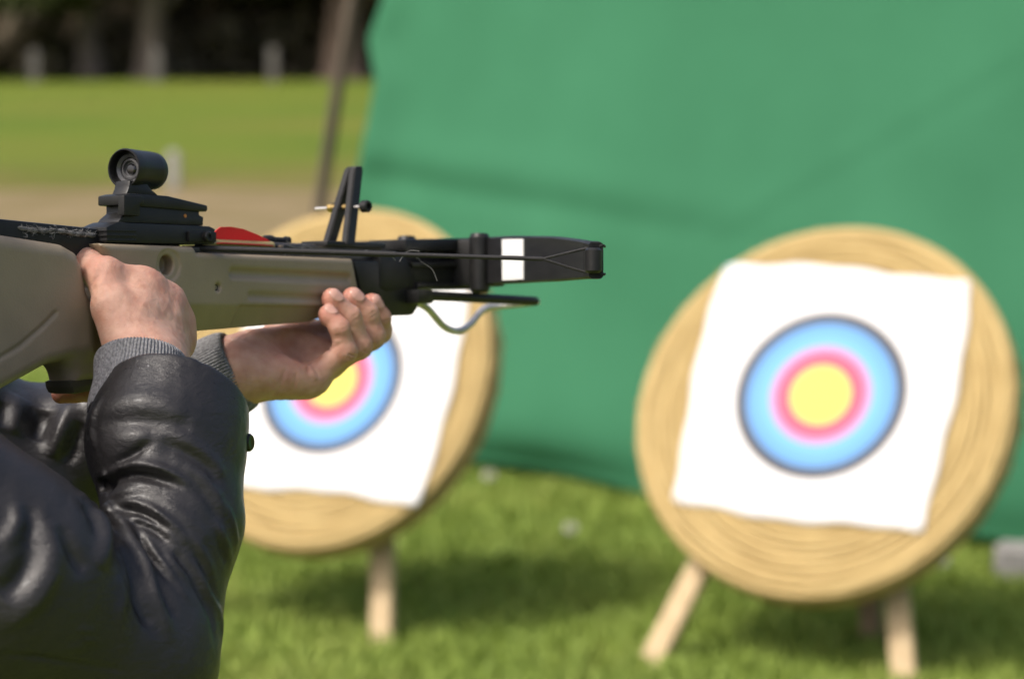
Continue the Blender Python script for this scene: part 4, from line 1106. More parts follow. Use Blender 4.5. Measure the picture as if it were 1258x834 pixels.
FOLDS = [  # height, width, course over the leather (metres)
    (0.0042, 0.0036, [(-0.3069, 1.7076, 1.339), (-0.3047, 1.8, 1.3372), (-0.2898, 1.79, 1.3456), (-0.2745, 1.7842, 1.3487), (-0.2597, 1.7807, 1.346), (-0.2467, 1.7799, 1.3402), (-0.2352, 1.7807, 1.3335)]),
    (0.0020, 0.0090, [(-0.3047, 1.8001, 1.3385), (-0.2898, 1.7902, 1.3469), (-0.2745, 1.7843, 1.35), (-0.2599, 1.7824, 1.347), (-0.2467, 1.7801, 1.3415)]),
    (-0.0055, 0.0044, [(-0.3059, 1.7306, 1.3352), (-0.3121, 1.8111, 1.3257), (-0.3015, 1.7965, 1.3345), (-0.2867, 1.7864, 1.3416), (-0.2729, 1.7818, 1.3425), (-0.2595, 1.7783, 1.3398), (-0.2465, 1.7777, 1.3353)]),
    (-0.0030, 0.0040, [(-0.3065, 1.8016, 1.3255), (-0.2968, 1.7916, 1.3334)]),
    (0.0020, 0.0040, [(-0.301, 1.7918, 1.3227), (-0.2875, 1.7816, 1.3286), (-0.2764, 1.7773, 1.3321)]),
    (0.0040, 0.0035, [(-0.2958, 1.7834, 1.3183), (-0.2826, 1.7745, 1.3221), (-0.2715, 1.7696, 1.3204), (-0.2605, 1.7643, 1.3162), (-0.2499, 1.7618, 1.3088), (-0.2422, 1.7607, 1.2999), (-0.2383, 1.76, 1.2947)]),
    (-0.0046, 0.0038, [(-0.2881, 1.7755, 1.3177), (-0.2795, 1.7709, 1.3186), (-0.271, 1.7659, 1.3165), (-0.2615, 1.7621, 1.3107), (-0.2521, 1.7579, 1.3031)]),
    (0.0024, 0.0030, [(-0.2816, 1.7669, 1.3117), (-0.2708, 1.7638, 1.3124), (-0.2613, 1.7602, 1.3085), (-0.2521, 1.7579, 1.3024), (-0.2456, 1.757, 1.2954)]),
    (-0.0022, 0.0030, [(-0.2786, 1.7634, 1.3092), (-0.2691, 1.7602, 1.3085), (-0.2598, 1.758, 1.3037), (-0.2519, 1.7556, 1.297)]),
    (0.0050, 0.0050, [(-0.3028, 1.7912, 1.3177), (-0.2986, 1.7847, 1.3158), (-0.2879, 1.7649, 1.3088), (-0.2768, 1.7464, 1.2986), (-0.2675, 1.734, 1.2874), (-0.2613, 1.7263, 1.2768), (-0.2574, 1.7187, 1.2662), (-0.2511, 1.7153, 1.2517), (-0.2464, 1.7121, 1.2387)]),
    (-0.0045, 0.0060, [(-0.2948, 1.7697, 1.3094), (-0.2826, 1.7317, 1.3064), (-0.2751, 1.7208, 1.2949), (-0.2697, 1.7128, 1.2814), (-0.2645, 1.7058, 1.2632), (-0.2572, 1.7052, 1.2465)]),
    (-0.0030, 0.0060, [(-0.2608, 1.7364, 1.2822), (-0.2565, 1.729, 1.2731), (-0.2507, 1.7244, 1.2618), (-0.243, 1.721, 1.2472)]),
    (0.0026, 0.0032, [(-0.2716, 1.7581, 1.3039), (-0.2628, 1.7488, 1.2927), (-0.2545, 1.7428, 1.2831), (-0.2451, 1.7397, 1.2706), (-0.2347, 1.7395, 1.2567)]),
    (-0.0030, 0.0032, [(-0.2726, 1.7546, 1.3016), (-0.2656, 1.7471, 1.2923), (-0.2525, 1.7391, 1.2785), (-0.2406, 1.7389, 1.2646)]),
    (0.0018, 0.0030, [(-0.2538, 1.75, 1.2901), (-0.246, 1.7473, 1.2813), (-0.237, 1.7477, 1.2719)]),
    (-0.0018, 0.0030, [(-0.2482, 1.7533, 1.2909), (-0.2403, 1.7506, 1.2822), (-0.2344, 1.7511, 1.2742)]),
    (0.0026, 0.0120, [(-0.3155, 1.8137, 1.3709), (-0.3026, 1.8094, 1.3869), (-0.2796, 1.8026, 1.3946), (-0.2615, 1.7991, 1.3918), (-0.2418, 1.7976, 1.3801)]),
    (-0.0026, 0.0070, [(-0.3094, 1.8096, 1.3755), (-0.2806, 1.7944, 1.38), (-0.2582, 1.7927, 1.3789), (-0.2368, 1.7984, 1.374)]),
    (0.0026, 0.0100, [(-0.3089, 1.8038, 1.3551), (-0.2872, 1.7929, 1.3677), (-0.2682, 1.7883, 1.3691)]),
    (-0.0032, 0.0036, [(-0.2682, 1.7879, 1.3656), (-0.2828, 1.7881, 1.355), (-0.3015, 1.7976, 1.3436)]),
    (0.0022, 0.0060, [(-0.2554, 1.7906, 1.3747), (-0.2351, 1.7934, 1.3596), (-0.2228, 1.7981, 1.3468), (-0.2164, 1.7983, 1.3361)]),
    (-0.0022, 0.0050, [(-0.263, 1.788, 1.3665), (-0.2425, 1.79, 1.3576), (-0.2274, 1.7933, 1.3464), (-0.2184, 1.793, 1.3318)]),
    (0.0018, 0.0050, [(-0.2445, 1.7839, 1.3467), (-0.2295, 1.7875, 1.3381), (-0.2179, 1.7872, 1.3236), (-0.2128, 1.787, 1.309)]),
    (-0.0016, 0.0045, [(-0.2469, 1.7819, 1.3431), (-0.2339, 1.7807, 1.3341), (-0.2224, 1.7805, 1.3196), (-0.2162, 1.7814, 1.3022)]),
    (0.0016, 0.0050, [(-0.2583, 1.7684, 1.3233), (-0.2454, 1.7675, 1.3169), (-0.2327, 1.7676, 1.305), (-0.2253, 1.7694, 1.2941)]),
    (0.0018, 0.0034, [(-0.2385, 1.7628, 1.3045), (-0.2281, 1.7638, 1.2871), (-0.2198, 1.7692, 1.2686)]),
    (-0.0016, 0.0034, [(-0.2339, 1.7609, 1.2893), (-0.2235, 1.7614, 1.2688), (-0.2171, 1.7696, 1.2464)]),
    (0.0016, 0.0030, [(-0.2204, 1.7793, 1.3106), (-0.2146, 1.7806, 1.2961), (-0.2102, 1.7933, 1.2727)]),
    (-0.0015, 0.0030, [(-0.2187, 1.776, 1.2971), (-0.2136, 1.7826, 1.2751)]),
    (0.0016, 0.0040, [(-0.235, 1.7571, 1.2839), (-0.2291, 1.7572, 1.2729), (-0.222, 1.7599, 1.2566), (-0.2161, 1.7726, 1.233), (-0.2158, 1.767, 1.2137)]),
    (-0.0016, 0.0040, [(-0.2374, 1.7517, 1.2788), (-0.23, 1.7513, 1.2633), (-0.2214, 1.7534, 1.2424), (-0.2181, 1.7495, 1.2245)]),
    (0.0014, 0.0030, [(-0.2124, 1.7912, 1.3177), (-0.2081, 1.7925, 1.3031), (-0.2063, 1.7995, 1.2841)]),
    (0.0024, 0.0080, [(-0.3499, 1.6308, 1.2661), (-0.3356, 1.6337, 1.2767), (-0.3237, 1.6401, 1.2901), (-0.3166, 1.6483, 1.3051), (-0.3162, 1.6581, 1.3199), (-0.3208, 1.6645, 1.3337)]),
    (0.0020, 0.0040, [(-0.3132, 1.6494, 1.3011), (-0.3188, 1.6432, 1.2894), (-0.327, 1.637, 1.2777), (-0.3447, 1.6321, 1.264)]),
    (-0.0040, 0.0080, [(-0.3492, 1.6303, 1.2868), (-0.3389, 1.6345, 1.2951), (-0.3307, 1.6409, 1.3086), (-0.3301, 1.6491, 1.3237)]),
    (-0.0036, 0.0060, [(-0.3146, 1.6653, 1.3279), (-0.3088, 1.6624, 1.3171), (-0.3035, 1.6625, 1.3058), (-0.2978, 1.6658, 1.2946)]),
    (0.0045, 0.0090, [(-0.2985, 1.7127, 1.3298), (-0.2922, 1.7084, 1.3209), (-0.2884, 1.6892, 1.3057), (-0.2894, 1.6766, 1.2931)]),
    (-0.0030, 0.0060, [(-0.3042, 1.7024, 1.3357), (-0.2964, 1.6995, 1.3247), (-0.2926, 1.6869, 1.3119)]),
    (-0.0030, 0.0050, [(-0.2946, 1.7681, 1.3087), (-0.2823, 1.7159, 1.3058), (-0.2777, 1.7033, 1.293)]),
    (0.0012, 0.0026, [(-0.3022, 1.6594, 1.2562), (-0.2974, 1.6638, 1.2538), (-0.2919, 1.6698, 1.2517)]),
    (0.0012, 0.0026, [(-0.3011, 1.6629, 1.2468), (-0.2961, 1.6659, 1.2464), (-0.2915, 1.6719, 1.2441)]),
    (0.0010, 0.0026, [(-0.3112, 1.656, 1.2419), (-0.303, 1.6623, 1.2421), (-0.2982, 1.6667, 1.24)]),
    (-0.0016, 0.0022, [(-0.3518, 1.6375, 1.2447), (-0.3267, 1.6492, 1.2385), (-0.3025, 1.6683, 1.2277), (-0.2758, 1.6876, 1.2191)]),
    (0.0020, 0.0050, [(-0.2791, 1.6932, 1.2875), (-0.2762, 1.6913, 1.2725), (-0.2767, 1.6863, 1.2582), (-0.2734, 1.687, 1.2387)]),
    (-0.0020, 0.0050, [(-0.2701, 1.7077, 1.2783), (-0.2658, 1.7025, 1.262), (-0.2587, 1.7036, 1.2462)]),
    (0.0025, 0.0060, [(-0.3499, 1.6377, 1.3205), (-0.3435, 1.643, 1.325), (-0.3393, 1.6505, 1.3346), (-0.3424, 1.6583, 1.3462)]),
    (-0.0025, 0.0060, [(-0.3347, 1.6438, 1.3192), (-0.3307, 1.6531, 1.3304), (-0.3341, 1.6626, 1.3435)]),
    (0.0020, 0.0040, [(-0.3028, 1.7165, 1.3348), (-0.3016, 1.7877, 1.3149), (-0.2904, 1.7666, 1.3091)]),
    (0.0060, 0.0090, [(-0.3791, 2.081, 1.3497), (-0.3855, 2.067, 1.3265), (-0.3929, 2.0595, 1.3041)]),
    (-0.0060, 0.0090, [(-0.4029, 2.0819, 1.3445), (-0.408, 2.0616, 1.3206)]),
    (0.0050, 0.0090, [(-0.4251, 2.0847, 1.3543), (-0.4267, 2.0659, 1.3419), (-0.4264, 2.0543, 1.3252)]),
    (-0.0050, 0.0080, [(-0.369, 2.0699, 1.3362), (-0.3751, 2.0645, 1.3185), (-0.3835, 2.0621, 1.3002)]),
    (-0.0040, 0.0080, [(-0.4344, 2.0643, 1.354), (-0.4343, 2.0492, 1.3345)]),
    (-0.0025, 0.0040, [(-0.3138, 1.8289, 1.3915), (-0.3192, 1.8239, 1.3774), (-0.3224, 1.8234, 1.361)]),
    (0.0025, 0.0040, [(-0.3086, 1.8246, 1.3952), (-0.3137, 1.8183, 1.3827), (-0.3164, 1.8149, 1.3684), (-0.3127, 1.8085, 1.3546)]),
]
LEFT_LINES = [
    (-0.00149, 0.0019, [(-0.188, 2.158, 1.3865), (-0.1852, 2.1415, 1.3782), (-0.1779, 2.1152, 1.3729), (-0.1736, 2.1153, 1.3632)]),
    (-0.00135, 0.0018, [(-0.1738, 2.1202, 1.3751), (-0.1687, 2.1198, 1.3663)]),
    (0.00122, 0.0039, [(-0.1758, 2.1165, 1.3727), (-0.1715, 2.1174, 1.3636)]),
    (-0.00108, 0.0021, [(-0.196, 2.1044, 1.3773), (-0.1997, 2.0991, 1.3677), (-0.2017, 2.1011, 1.3571)]),
    (-0.00081, 0.0019, [(-0.2095, 2.0927, 1.3701), (-0.2071, 2.0962, 1.3608)]),
    (-0.00094, 0.0023, [(-0.2194, 2.0912, 1.385), (-0.2077, 2.1057, 1.3875), (-0.1959, 2.1367, 1.3833)]),
    (0.00162, 0.0091, [(-0.2218, 2.0855, 1.377), (-0.2123, 2.091, 1.3674), (-0.2074, 2.0989, 1.3559)]),
    (-0.00081, 0.0016, [(-0.1876, 2.1086, 1.3738), (-0.1889, 2.1062, 1.3652), (-0.1906, 2.1072, 1.3577)]),
    (-0.00068, 0.0013, [(-0.1564, 2.1271, 1.4025), (-0.1489, 2.1252, 1.4035)]),
    (-0.00068, 0.0013, [(-0.1565, 2.1281, 1.3997), (-0.1489, 2.1255, 1.4009)]),
    (-0.00094, 0.0016, [(-0.1708, 2.1578, 1.385), (-0.1598, 2.1322, 1.3899), (-0.1505, 2.1261, 1.3952)]),
]
RIGHT_LINES = [
    (-0.00130, 0.0016, [(-0.331, 1.9137, 1.47), (-0.3287, 1.9128, 1.4735), (-0.3254, 1.9133, 1.4777), (-0.3242, 1.915, 1.481)]),
    (0.00090, 0.0030, [(-0.3279, 1.9101, 1.4687), (-0.3236, 1.9099, 1.4721), (-0.3202, 1.9125, 1.477)]),
    (0.00055, 0.0026, [(-0.2857, 1.9275, 1.4677), (-0.2893, 1.9043, 1.4549), (-0.2916, 1.8843, 1.4404)]),
    (0.00050, 0.0024, [(-0.2731, 1.94, 1.4604), (-0.274, 1.9203, 1.448)]),
    (0.00060, 0.0028, [(-0.2691, 1.9415, 1.4559), (-0.2635, 1.9364, 1.4427), (-0.2609, 1.9281, 1.4299)]),
    (-0.00050, 0.0030, [(-0.2796, 1.9317, 1.4639), (-0.2816, 1.9092, 1.451), (-0.2832, 1.8841, 1.4387)]),
    (-0.00050, 0.0030, [(-0.2695, 1.9452, 1.459), (-0.2687, 1.9318, 1.4484), (-0.2684, 1.9154, 1.4366)]),
    (-0.00040, 0.0010, [(-0.324, 1.925, 1.4902), (-0.3211, 1.919, 1.4857), (-0.3217, 1.915, 1.481)]),
    (-0.00040, 0.0010, [(-0.3172, 1.9249, 1.4894), (-0.3148, 1.9202, 1.4847), (-0.3157, 1.9163, 1.48)]),
    (-0.00035, 0.0009, [(-0.3148, 1.9254, 1.4885), (-0.3124, 1.9215, 1.4837), (-0.3132, 1.9175, 1.479)]),
]
def fold_field(Q, lines, base):
    """height of all folds and creases at the points Q, in metres"""
    h = np.zeros(len(Q), np.float32)
    for A, w, pts in lines:
        q = np.array(smooth_path(np.array(pts, np.float32), 3), np.float32)
        lo, hi = q.min(0) - 2.6 * w, q.max(0) + 2.6 * w
        ix = np.nonzero(((Q > lo) & (Q < hi)).all(1))[0]
        if not len(ix): continue
        R_ = Q[ix]; best = np.full(len(ix), 1e9, np.float32); par = np.zeros(len(ix), np.float32); n = len(q) - 1
        for i in range(n):
            ab = q[i + 1] - q[i]
            t = np.clip(((R_ - q[i]) @ ab) / max(float(ab @ ab), 1e-12), 0, 1)
            dd = np.linalg.norm(R_ - (q[i] + t[:, None] * ab), axis=1)
            m_ = dd < best
            best = np.where(m_, dd, best); par = np.where(m_, (i + t) / n, par)
        best = np.sqrt(np.maximum(best ** 2 - base[ix] ** 2, 0))      # distance along the surface
        tap = np.clip(np.sin(pi * np.clip(par, 0.02, 0.98)), 0, 1) ** 0.6
        h[ix] += A * tap * np.exp(-(best / w) ** 2)
    return h
BX_LO = vec(-0.46, 1.55, 1.12); BX_HI = vec(-0.16, 2.26, 1.50)
def jacket(P):
    d = jacket_base(P)
    out = d.copy()
    sel = (np.abs(d) < 0.022)
    if sel.any():
        Q = P[sel]
        w = (Q - np.array([-0.25, 1.80, 1.3], np.float32)) @ np.array([[0.8, 0.1, 0.5], [0.3, 0.9, -0.2], [-0.5, 0.3, 0.85]], np.float32)
        out[sel] = d[sel] - 1.4 * fold_field(Q, FOLDS, d[sel]) + 0.0016 * vnoise(w * np.array([1.0, 1.0, 1.8]), 17, 5) + 0.0004 * vnoise(w * np.array([2.2, 1.0, 1.0]), 60, 6)
    return sleeve_openings(P, out)
def left_hand(P):
    d = left_hand_base(P); return d - fold_field(P, LEFT_LINES, d)
def right_hand(P):
    d = right_hand_base(P); return d - 0.6 * fold_field(P, RIGHT_LINES, d)
def in_box(P, g): return np.max(np.maximum(BX_LO + g - P, P - BX_HI + g), axis=1)
def jacket_arms(P): return np.maximum(jacket(P), in_box(P, 0.0))
def jacket_rest(P): return np.maximum(jacket_base(P) + 0.004 * vnoise(P, 12, 7), -in_box(P, 0.012))

def skin_mat():
    m = bpy.data.materials.new('skin'); m.use_nodes = True
    N = m.node_tree.nodes; Lk = m.node_tree.links; b = N['Principled BSDF']
    b.inputs['Roughness'].default_value = 0.47; b.inputs['Specular IOR Level'].default_value = 0.42
    b.inputs['Subsurface Weight'].default_value = 0.35
    b.inputs['Subsurface Radius'].default_value = (0.010, 0.0038, 0.0020); b.inputs['Subsurface Scale'].default_value = 0.35
    tc = N.new('ShaderNodeTexCoord')
    at = N.new('ShaderNodeAttribute'); at.attribute_name = 'flush'
    n1 = N.new('ShaderNodeTexNoise'); n1.inputs['Scale'].default_value = 75; n1.inputs['Detail'].default_value = 5; Lk.new(tc.outputs['Object'], n1.inputs['Vector'])
    r1 = N.new('ShaderNodeValToRGB'); Lk.new(n1.outputs['Fac'], r1.inputs['Fac'])
    r1.color_ramp.elements[0].position = 0.32; r1.color_ramp.elements[0].color = (0.435, 0.228, 0.160, 1)
    r1.color_ramp.elements[1].position = 0.68; r1.color_ramp.elements[1].color = (0.555, 0.338, 0.248, 1)
    mx = N.new('ShaderNodeMix'); mx.data_type = 'RGBA'; mx.inputs['B'].default_value = (0.50, 0.175, 0.125, 1)
    ad = N.new('ShaderNodeMath'); ad.operation = 'MULTIPLY'
    n2 = N.new('ShaderNodeTexNoise'); n2.inputs['Scale'].default_value = 160; n2.inputs['Detail'].default_value = 3; Lk.new(tc.outputs['Object'], n2.inputs['Vector'])
    mr = N.new('ShaderNodeMapRange'); mr.inputs['To Min'].default_value = 0.5; mr.inputs['To Max'].default_value = 1.3; Lk.new(n2.outputs['Fac'], mr.inputs['Value'])
    Lk.new(at.outputs['Fac'], ad.inputs[0]); Lk.new(mr.outputs['Result'], ad.inputs[1]); ad.use_clamp = True
    Lk.new(ad.outputs[0], mx.inputs['Factor']); Lk.new(r1.outputs['Color'], mx.inputs['A']); Lk.new(mx.outputs['Result'], b.inputs['Base Color'])
    vo = N.new('ShaderNodeTexVoronoi'); vo.inputs['Scale'].default_value = 900; vo.feature = 'DISTANCE_TO_EDGE'; Lk.new(tc.outputs['Object'], vo.inputs['Vector'])
    n3 = N.new('ShaderNodeTexNoise'); n3.inputs['Scale'].default_value = 420; n3.inputs['Detail'].default_value = 5; Lk.new(tc.outputs['Object'], n3.inputs['Vector'])
    sm = N.new('ShaderNodeMath'); sm.operation = 'ADD'; Lk.new(vo.outputs['Distance'], sm.inputs[0]); Lk.new(n3.outputs['Fac'], sm.inputs[1])
    bp = N.new('ShaderNodeBump'); bp.inputs['Strength'].default_value = 0.6; bp.inputs['Distance'].default_value = 0.0008
    Lk.new(sm.outputs[0], bp.inputs['Height']); Lk.new(bp.outputs['Normal'], b.inputs['Normal'])
    return m
def leather_mat():
    m = bpy.data.materials.new('black_leather'); m.use_nodes = True
    N = m.node_tree.nodes; Lk = m.node_tree.links; b = N['Principled BSDF']
    b.inputs['Specular IOR Level'].default_value = 0.38
    b.inputs['Coat Weight'].default_value = 0.08; b.inputs['Coat Roughness'].default_value = 0.20
    tc = N.new('ShaderNodeTexCoord')
    n1 = N.new('ShaderNodeTexNoise'); n1.inputs['Scale'].default_value = 18; n1.inputs['Detail'].default_value = 5; Lk.new(tc.outputs['Object'], n1.inputs['Vector'])
    r1 = N.new('ShaderNodeValToRGB'); Lk.new(n1.outputs['Fac'], r1.inputs['Fac'])
    r1.color_ramp.elements[0].position = 0.3; r1.color_ramp.elements[0].color = (0.0150, 0.0140, 0.0148, 1)
    r1.color_ramp.elements[1].position = 0.7; r1.color_ramp.elements[1].color = (0.0230, 0.0215, 0.0228, 1)
    Lk.new(r1.outputs['Color'], b.inputs['Base Color'])
    mr = N.new('ShaderNodeMapRange'); mr.inputs['To Min'].default_value = 0.31; mr.inputs['To Max'].default_value = 0.47; Lk.new(n1.outputs['Fac'], mr.inputs['Value']); Lk.new(mr.outputs['Result'], b.inputs['Roughness'])
    vo = N.new('ShaderNodeTexVoronoi'); vo.inputs['Scale'].default_value = 850; vo.feature = 'DISTANCE_TO_EDGE'; Lk.new(tc.outputs['Object'], vo.inputs['Vector'])
    bp = N.new('ShaderNodeBump'); bp.inputs['Strength'].default_value = 0.45; bp.inputs['Distance'].default_value = 0.0007; Lk.new(vo.outputs['Distance'], bp.inputs['Height'])
    n2 = N.new('ShaderNodeTexNoise'); n2.inputs['Scale'].default_value = 70; n2.inputs['Detail'].default_value = 4; n2.inputs['Distortion'].default_value = 1.2
    mp = N.new('ShaderNodeMapping'); mp.inputs['Rotation'].default_value = (0.3, 0.5, 0.4); mp.inputs['Scale'].default_value = (1, 1, 2.0); Lk.new(tc.outputs['Object'], mp.inputs['Vector']); Lk.new(mp.outputs[0], n2.inputs['Vector'])
    b2 = N.new('ShaderNodeBump'); b2.inputs['Strength'].default_value = 0.40; b2.inputs['Distance'].default_value = 0.002; Lk.new(n2.outputs['Fac'], b2.inputs['Height'])
    Lk.new(bp.outputs['Normal'], b2.inputs['Normal']); Lk.new(b2.outputs['Normal'], b.inputs['Normal'])
    return m
M['skin'] = skin_mat(); M['leather'] = leather_mat()
M['nail'] = mat('fingernail', (0.53, 0.30, 0.235), 0.22, spec=0.5)
M['rib'] = mat('grey_rib_knit', (0.125, 0.126, 0.130), 0.9, col2=(0.25, 0.25, 0.255), nscale=420, bump=0.7, bscale=1500, bdist=0.0008, spec=0.2)
M['denim'] = mat('dark_blue_denim', (0.020, 0.026, 0.045), 0.9, col2=(0.03, 0.04, 0.065), nscale=30, bump=0.4, bscale=900, bdist=0.001)
M['shoe'] = mat('dark_brown_shoe', (0.03, 0.02, 0.014), 0.5)
M['hair'] = mat('short_brown_hair', (0.03, 0.020, 0.013), 0.6, bump=0.8, bscale=250, bdist=0.003)
M['eye'] = mat('eye_white', (0.7, 0.68, 0.65), 0.2)
M['iris'] = mat('brown_iris', (0.05, 0.03, 0.015), 0.2)
M['snap'] = mat('dark_snap_button', (0.02, 0.02, 0.022), 0.25, 0.8)

ROOT = np.array([-0.585, 1.86, 0.0])
person = empty('person', ROOT)
tag(person, 'person in a black leather jacket with grey knit cuffs aiming the crossbow', 'person')

# --- head (outside the picture, still there), neck, hands: one skin mesh
HC = W(-0.030, -0.300, 0.090).astype(np.float32)
FWD = unit(XA * np.array([1, 1, 0])).astype(np.float32); RGT = unit(XR * np.array([1, 1, 0])).astype(np.float32); UPV = vec(0, 0, 1)
HR = np.stack([RGT, FWD, UPV], 1)
def hp(x, y, z): return HC + RGT * x + FWD * y + UPV * z
def head(P):
    d = ell(P, hp(0, -0.012, 0.035), (0.076, 0.096, 0.088), HR)
    d = smin(d, ell(P, hp(0, 0.030, -0.035), (0.056, 0.062, 0.075), HR), 0.03)
    d = smin(d, cap(P, hp(0, 0.080, -0.092), hp(0, 0.070, -0.085), 0.018, 0.022), 0.025)
    d = smin(d, cap(P, hp(0, 0.092, 0.018), hp(0, 0.112, -0.022), 0.008, 0.0125), 0.012)
    for s in (-1, 1):
        d = smin(d, cap(P, hp(s * 0.012, 0.092, 0.030), hp(s * 0.045, 0.078, 0.030), 0.010, 0.008), 0.012)
        d = smax(d, -ell(P, hp(s * 0.031, 0.098, 0.010), (0.016, 0.012, 0.010), HR), 0.008)
        d = smin(d, ell(P, hp(s * 0.031, 0.076, 0.010), (0.0155, 0.0150, 0.0120), HR), 0.004)
        d = smin(d, ell(P, hp(s * 0.078, -0.005, -0.002), (0.010, 0.020, 0.032), HR), 0.008)
        d = smin(d, ell(P, hp(s * 0.010, 0.100, -0.026), (0.008, 0.010, 0.007), HR), 0.006)
    d = smin(d, cap(P, hp(-0.020, 0.088, -0.052), hp(0.020, 0.088, -0.052), 0.007, 0.007), 0.008)
    d = smin(d, cap(P, hp(-0.017, 0.087, -0.064), hp(0.017, 0.087, -0.064), 0.007, 0.007), 0.008)
    d = smax(d, -cap(P, hp(-0.022, 0.096, -0.058), hp(0.022, 0.096, -0.058), 0.0015, 0.0015), 0.003)
    d = smin(d, cap(P, hp(0, -0.015, -0.06), vec(-0.590, 1.835, 1.40), 0.054, 0.060), 0.03)
    return d
VS, FS, fl = [], [], []
def add_skin(f, lo, hi, h, flushpts, relax=1):
    V, F = sdf_mesh(f, lo, hi, h, relax=relax)
    k = np.zeros(len(V), np.float32)
    for c, r, a in flushpts:
        k = np.maximum(k, a * np.exp(-(np.linalg.norm(V - np.asarray(c, np.float32), axis=1) / r) ** 2))
    FS.append(F + sum(len(v) for v in VS)); VS.append(V); fl.append(k)
fp = []
for f in 'imrl':
    fp += [(WV(LH[f][3]), 0.013, 1.0), (WV(LH[f][2]), 0.009, 0.45), (WV(LH[f][1]), 0.011, 0.5)]
fp += [(WV((0.012, 0.225, -0.095)), 0.025, 0.35)]
allL = np.array([WV(q) for k in LH for q in LH[k]] + [WV(q) for q in LT] + [LW, LW + unit(LEL - LW) * 0.10])
add_skin(left_hand, allL.min(0) - 0.042, allL.max(0) + 0.042, 0.0010, fp, 0)
fp = [(WV(np.array(RH[f][0]) + np.array([0.010, 0, 0.004])), 0.014, 0.45) for f in 'imrl'] + [(WV(RT[2]), 0.018, 0.40), (WV(RH['l'][3]), 0.022, 0.9), (WV(RT[3]), 0.014, 0.4)]
allR = np.array([WV(q) for k in RH for q in RH[k]] + [WV(q) for q in RT] + [RW, RW + unit(REL - RW) * 0.10])
add_skin(right_hand, allR.min(0) - 0.042, allR.max(0) + 0.042, 0.0011, fp, 0)
add_skin(head, HC - vec(0.17, 0.17, 0.23), HC + vec(0.17, 0.17, 0.16), 0.004, [(hp(0, 0.11, -0.02), 0.02, 0.5), (hp(0, 0.09, -0.058), 0.02, 0.7)])
me = from_arrays('body', np.concatenate(VS) - ROOT, np.concatenate(FS)); set_attr(me, 'flush', np.concatenate(fl))
body = link('body', me, M['skin'], person)
# fingernails on the hand under the stock
for f in 'imrl':
    p = [WV(q) for q in LH[f]]
    t_ = unit(p[3] - p[2]); o_ = XR.astype(np.float32) * 1.0 + XU.astype(np.float32) * 0.35 - FWD * 0.15; o_ = unit(o_ - t_ * (o_ @ t_)); s_ = np.cross(t_, o_)
    c = p[3] + t_ * 0.0005 + o_ * (FR[f][3] - 0.0004)
    Rn = np.stack([s_, t_, o_], 1)
    sz = FR[f][3] / 0.0080
    def nail(Q): return smax(chain(Q, p[2:], FR[f][2:], 0.003) - 0.0010, ell(Q, c, (0.0060 * sz, 0.0074 * sz, 0.0052), Rn), 0.0005)
    V, F = sdf_mesh(nail, c - 0.012, c + 0.012, 0.0006)
    link('fingernail', from_arrays('fingernail', V - ROOT, F), M['nail'], body)
# eyes and hair
for s in (-1, 1):
    e = lathe('eye', [(-0.011, 0)] + [(-0.011 * cos(a), 0.011 * sin(a)) for a in np.linspace(0.2, pi - 0.2, 10)] + [(0.011, 0)], hp(s * 0.031, 0.0815, 0.010) - ROOT, FWD, M['eye'], body, 18, 80)
    lathe('iris', [(0.0090, 0.0050), (0.0102, 0.0045), (0.0112, 0.0020), (0.0114, 0)], hp(s * 0.031, 0.0815, 0.010) - ROOT, FWD, M['iris'], e, 16, 80)
def hair(P):
    d = smin(ell(P, hp(0, -0.012, 0.035), (0.082, 0.102, 0.096), HR), ell(P, hp(0, -0.045, -0.015), (0.070, 0.066, 0.075), HR), 0.02) + 0.003 * vnoise(P, 60, 9)
    cut = (P - hp(0, 0.052, 0.048)) @ unit(FWD * 0.9 - UPV * 0.55)
    return smax(d, cut, 0.006)
V, F = sdf_mesh(hair, HC - vec(0.15, 0.15, 0.14), HC + vec(0.15, 0.15, 0.16), 0.004)
link('hair', from_arrays('hair', V - ROOT, F), M['hair'], body)

# --- jacket
V, F = sdf_mesh(jacket_arms, BX_LO - 0.01, BX_HI + 0.01, 0.0018, relax=0)
V2, F2_ = sdf_mesh(jacket_rest, (-0.86, 1.55, 0.76), (-0.16, 2.26, 1.58), 0.006, relax=1)
jk = link('jacket', from_arrays('jacket', np.concatenate([V, V2]) - ROOT, np.concatenate([F, F2_ + len(V)])), M['leather'], person)

def rib_cuff(c, axis, e1, r1, r2, length, nrib, flare):
    axis = unit(np.asarray(axis, float)); e1 = unit(e1 - axis * (e1 @ axis)); e2 = np.cross(axis, e1)
    seg = nrib * 6; rows = 26; V = []
    for i in range(rows):
        u = i / (rows - 1)
        for j in range(seg):
            a = 2 * pi * j / seg
            k = 1 + flare * u
            rib = 0.0015 * (0.5 + 0.5 * cos(nrib * a)) - 0.0008
            edge = -0.0022 * (max(0, 0.10 - u) / 0.10) ** 2
            w = 0.0009 * sin(7 * u + 2 * a) 
            r_ = rib + edge + w
            V.append(c + axis * (-length * u) + e1 * cos(a) * (r1 * k + r_) + e2 * sin(a) * (r2 * k + r_))
    base = len(V)
    for j in range(seg):
        a = 2 * pi * j / seg; V.append(c - axis * 0.004 + e1 * cos(a) * (r1 - 0.006) + e2 * sin(a) * (r2 - 0.006))
    F = [(i * seg + j, (i + 1) * seg + j, (i + 1) * seg + (j + 1) % seg, i * seg + (j + 1) % seg) for i in range(rows - 1) for j in range(seg)]
    F += [(base + j, j, (j + 1) % seg, base + (j + 1) % seg) for j in range(seg)]
    return link('rib_cuff', from_arrays('rib_cuff', np.array(V) - ROOT, F), M['rib'], jk)
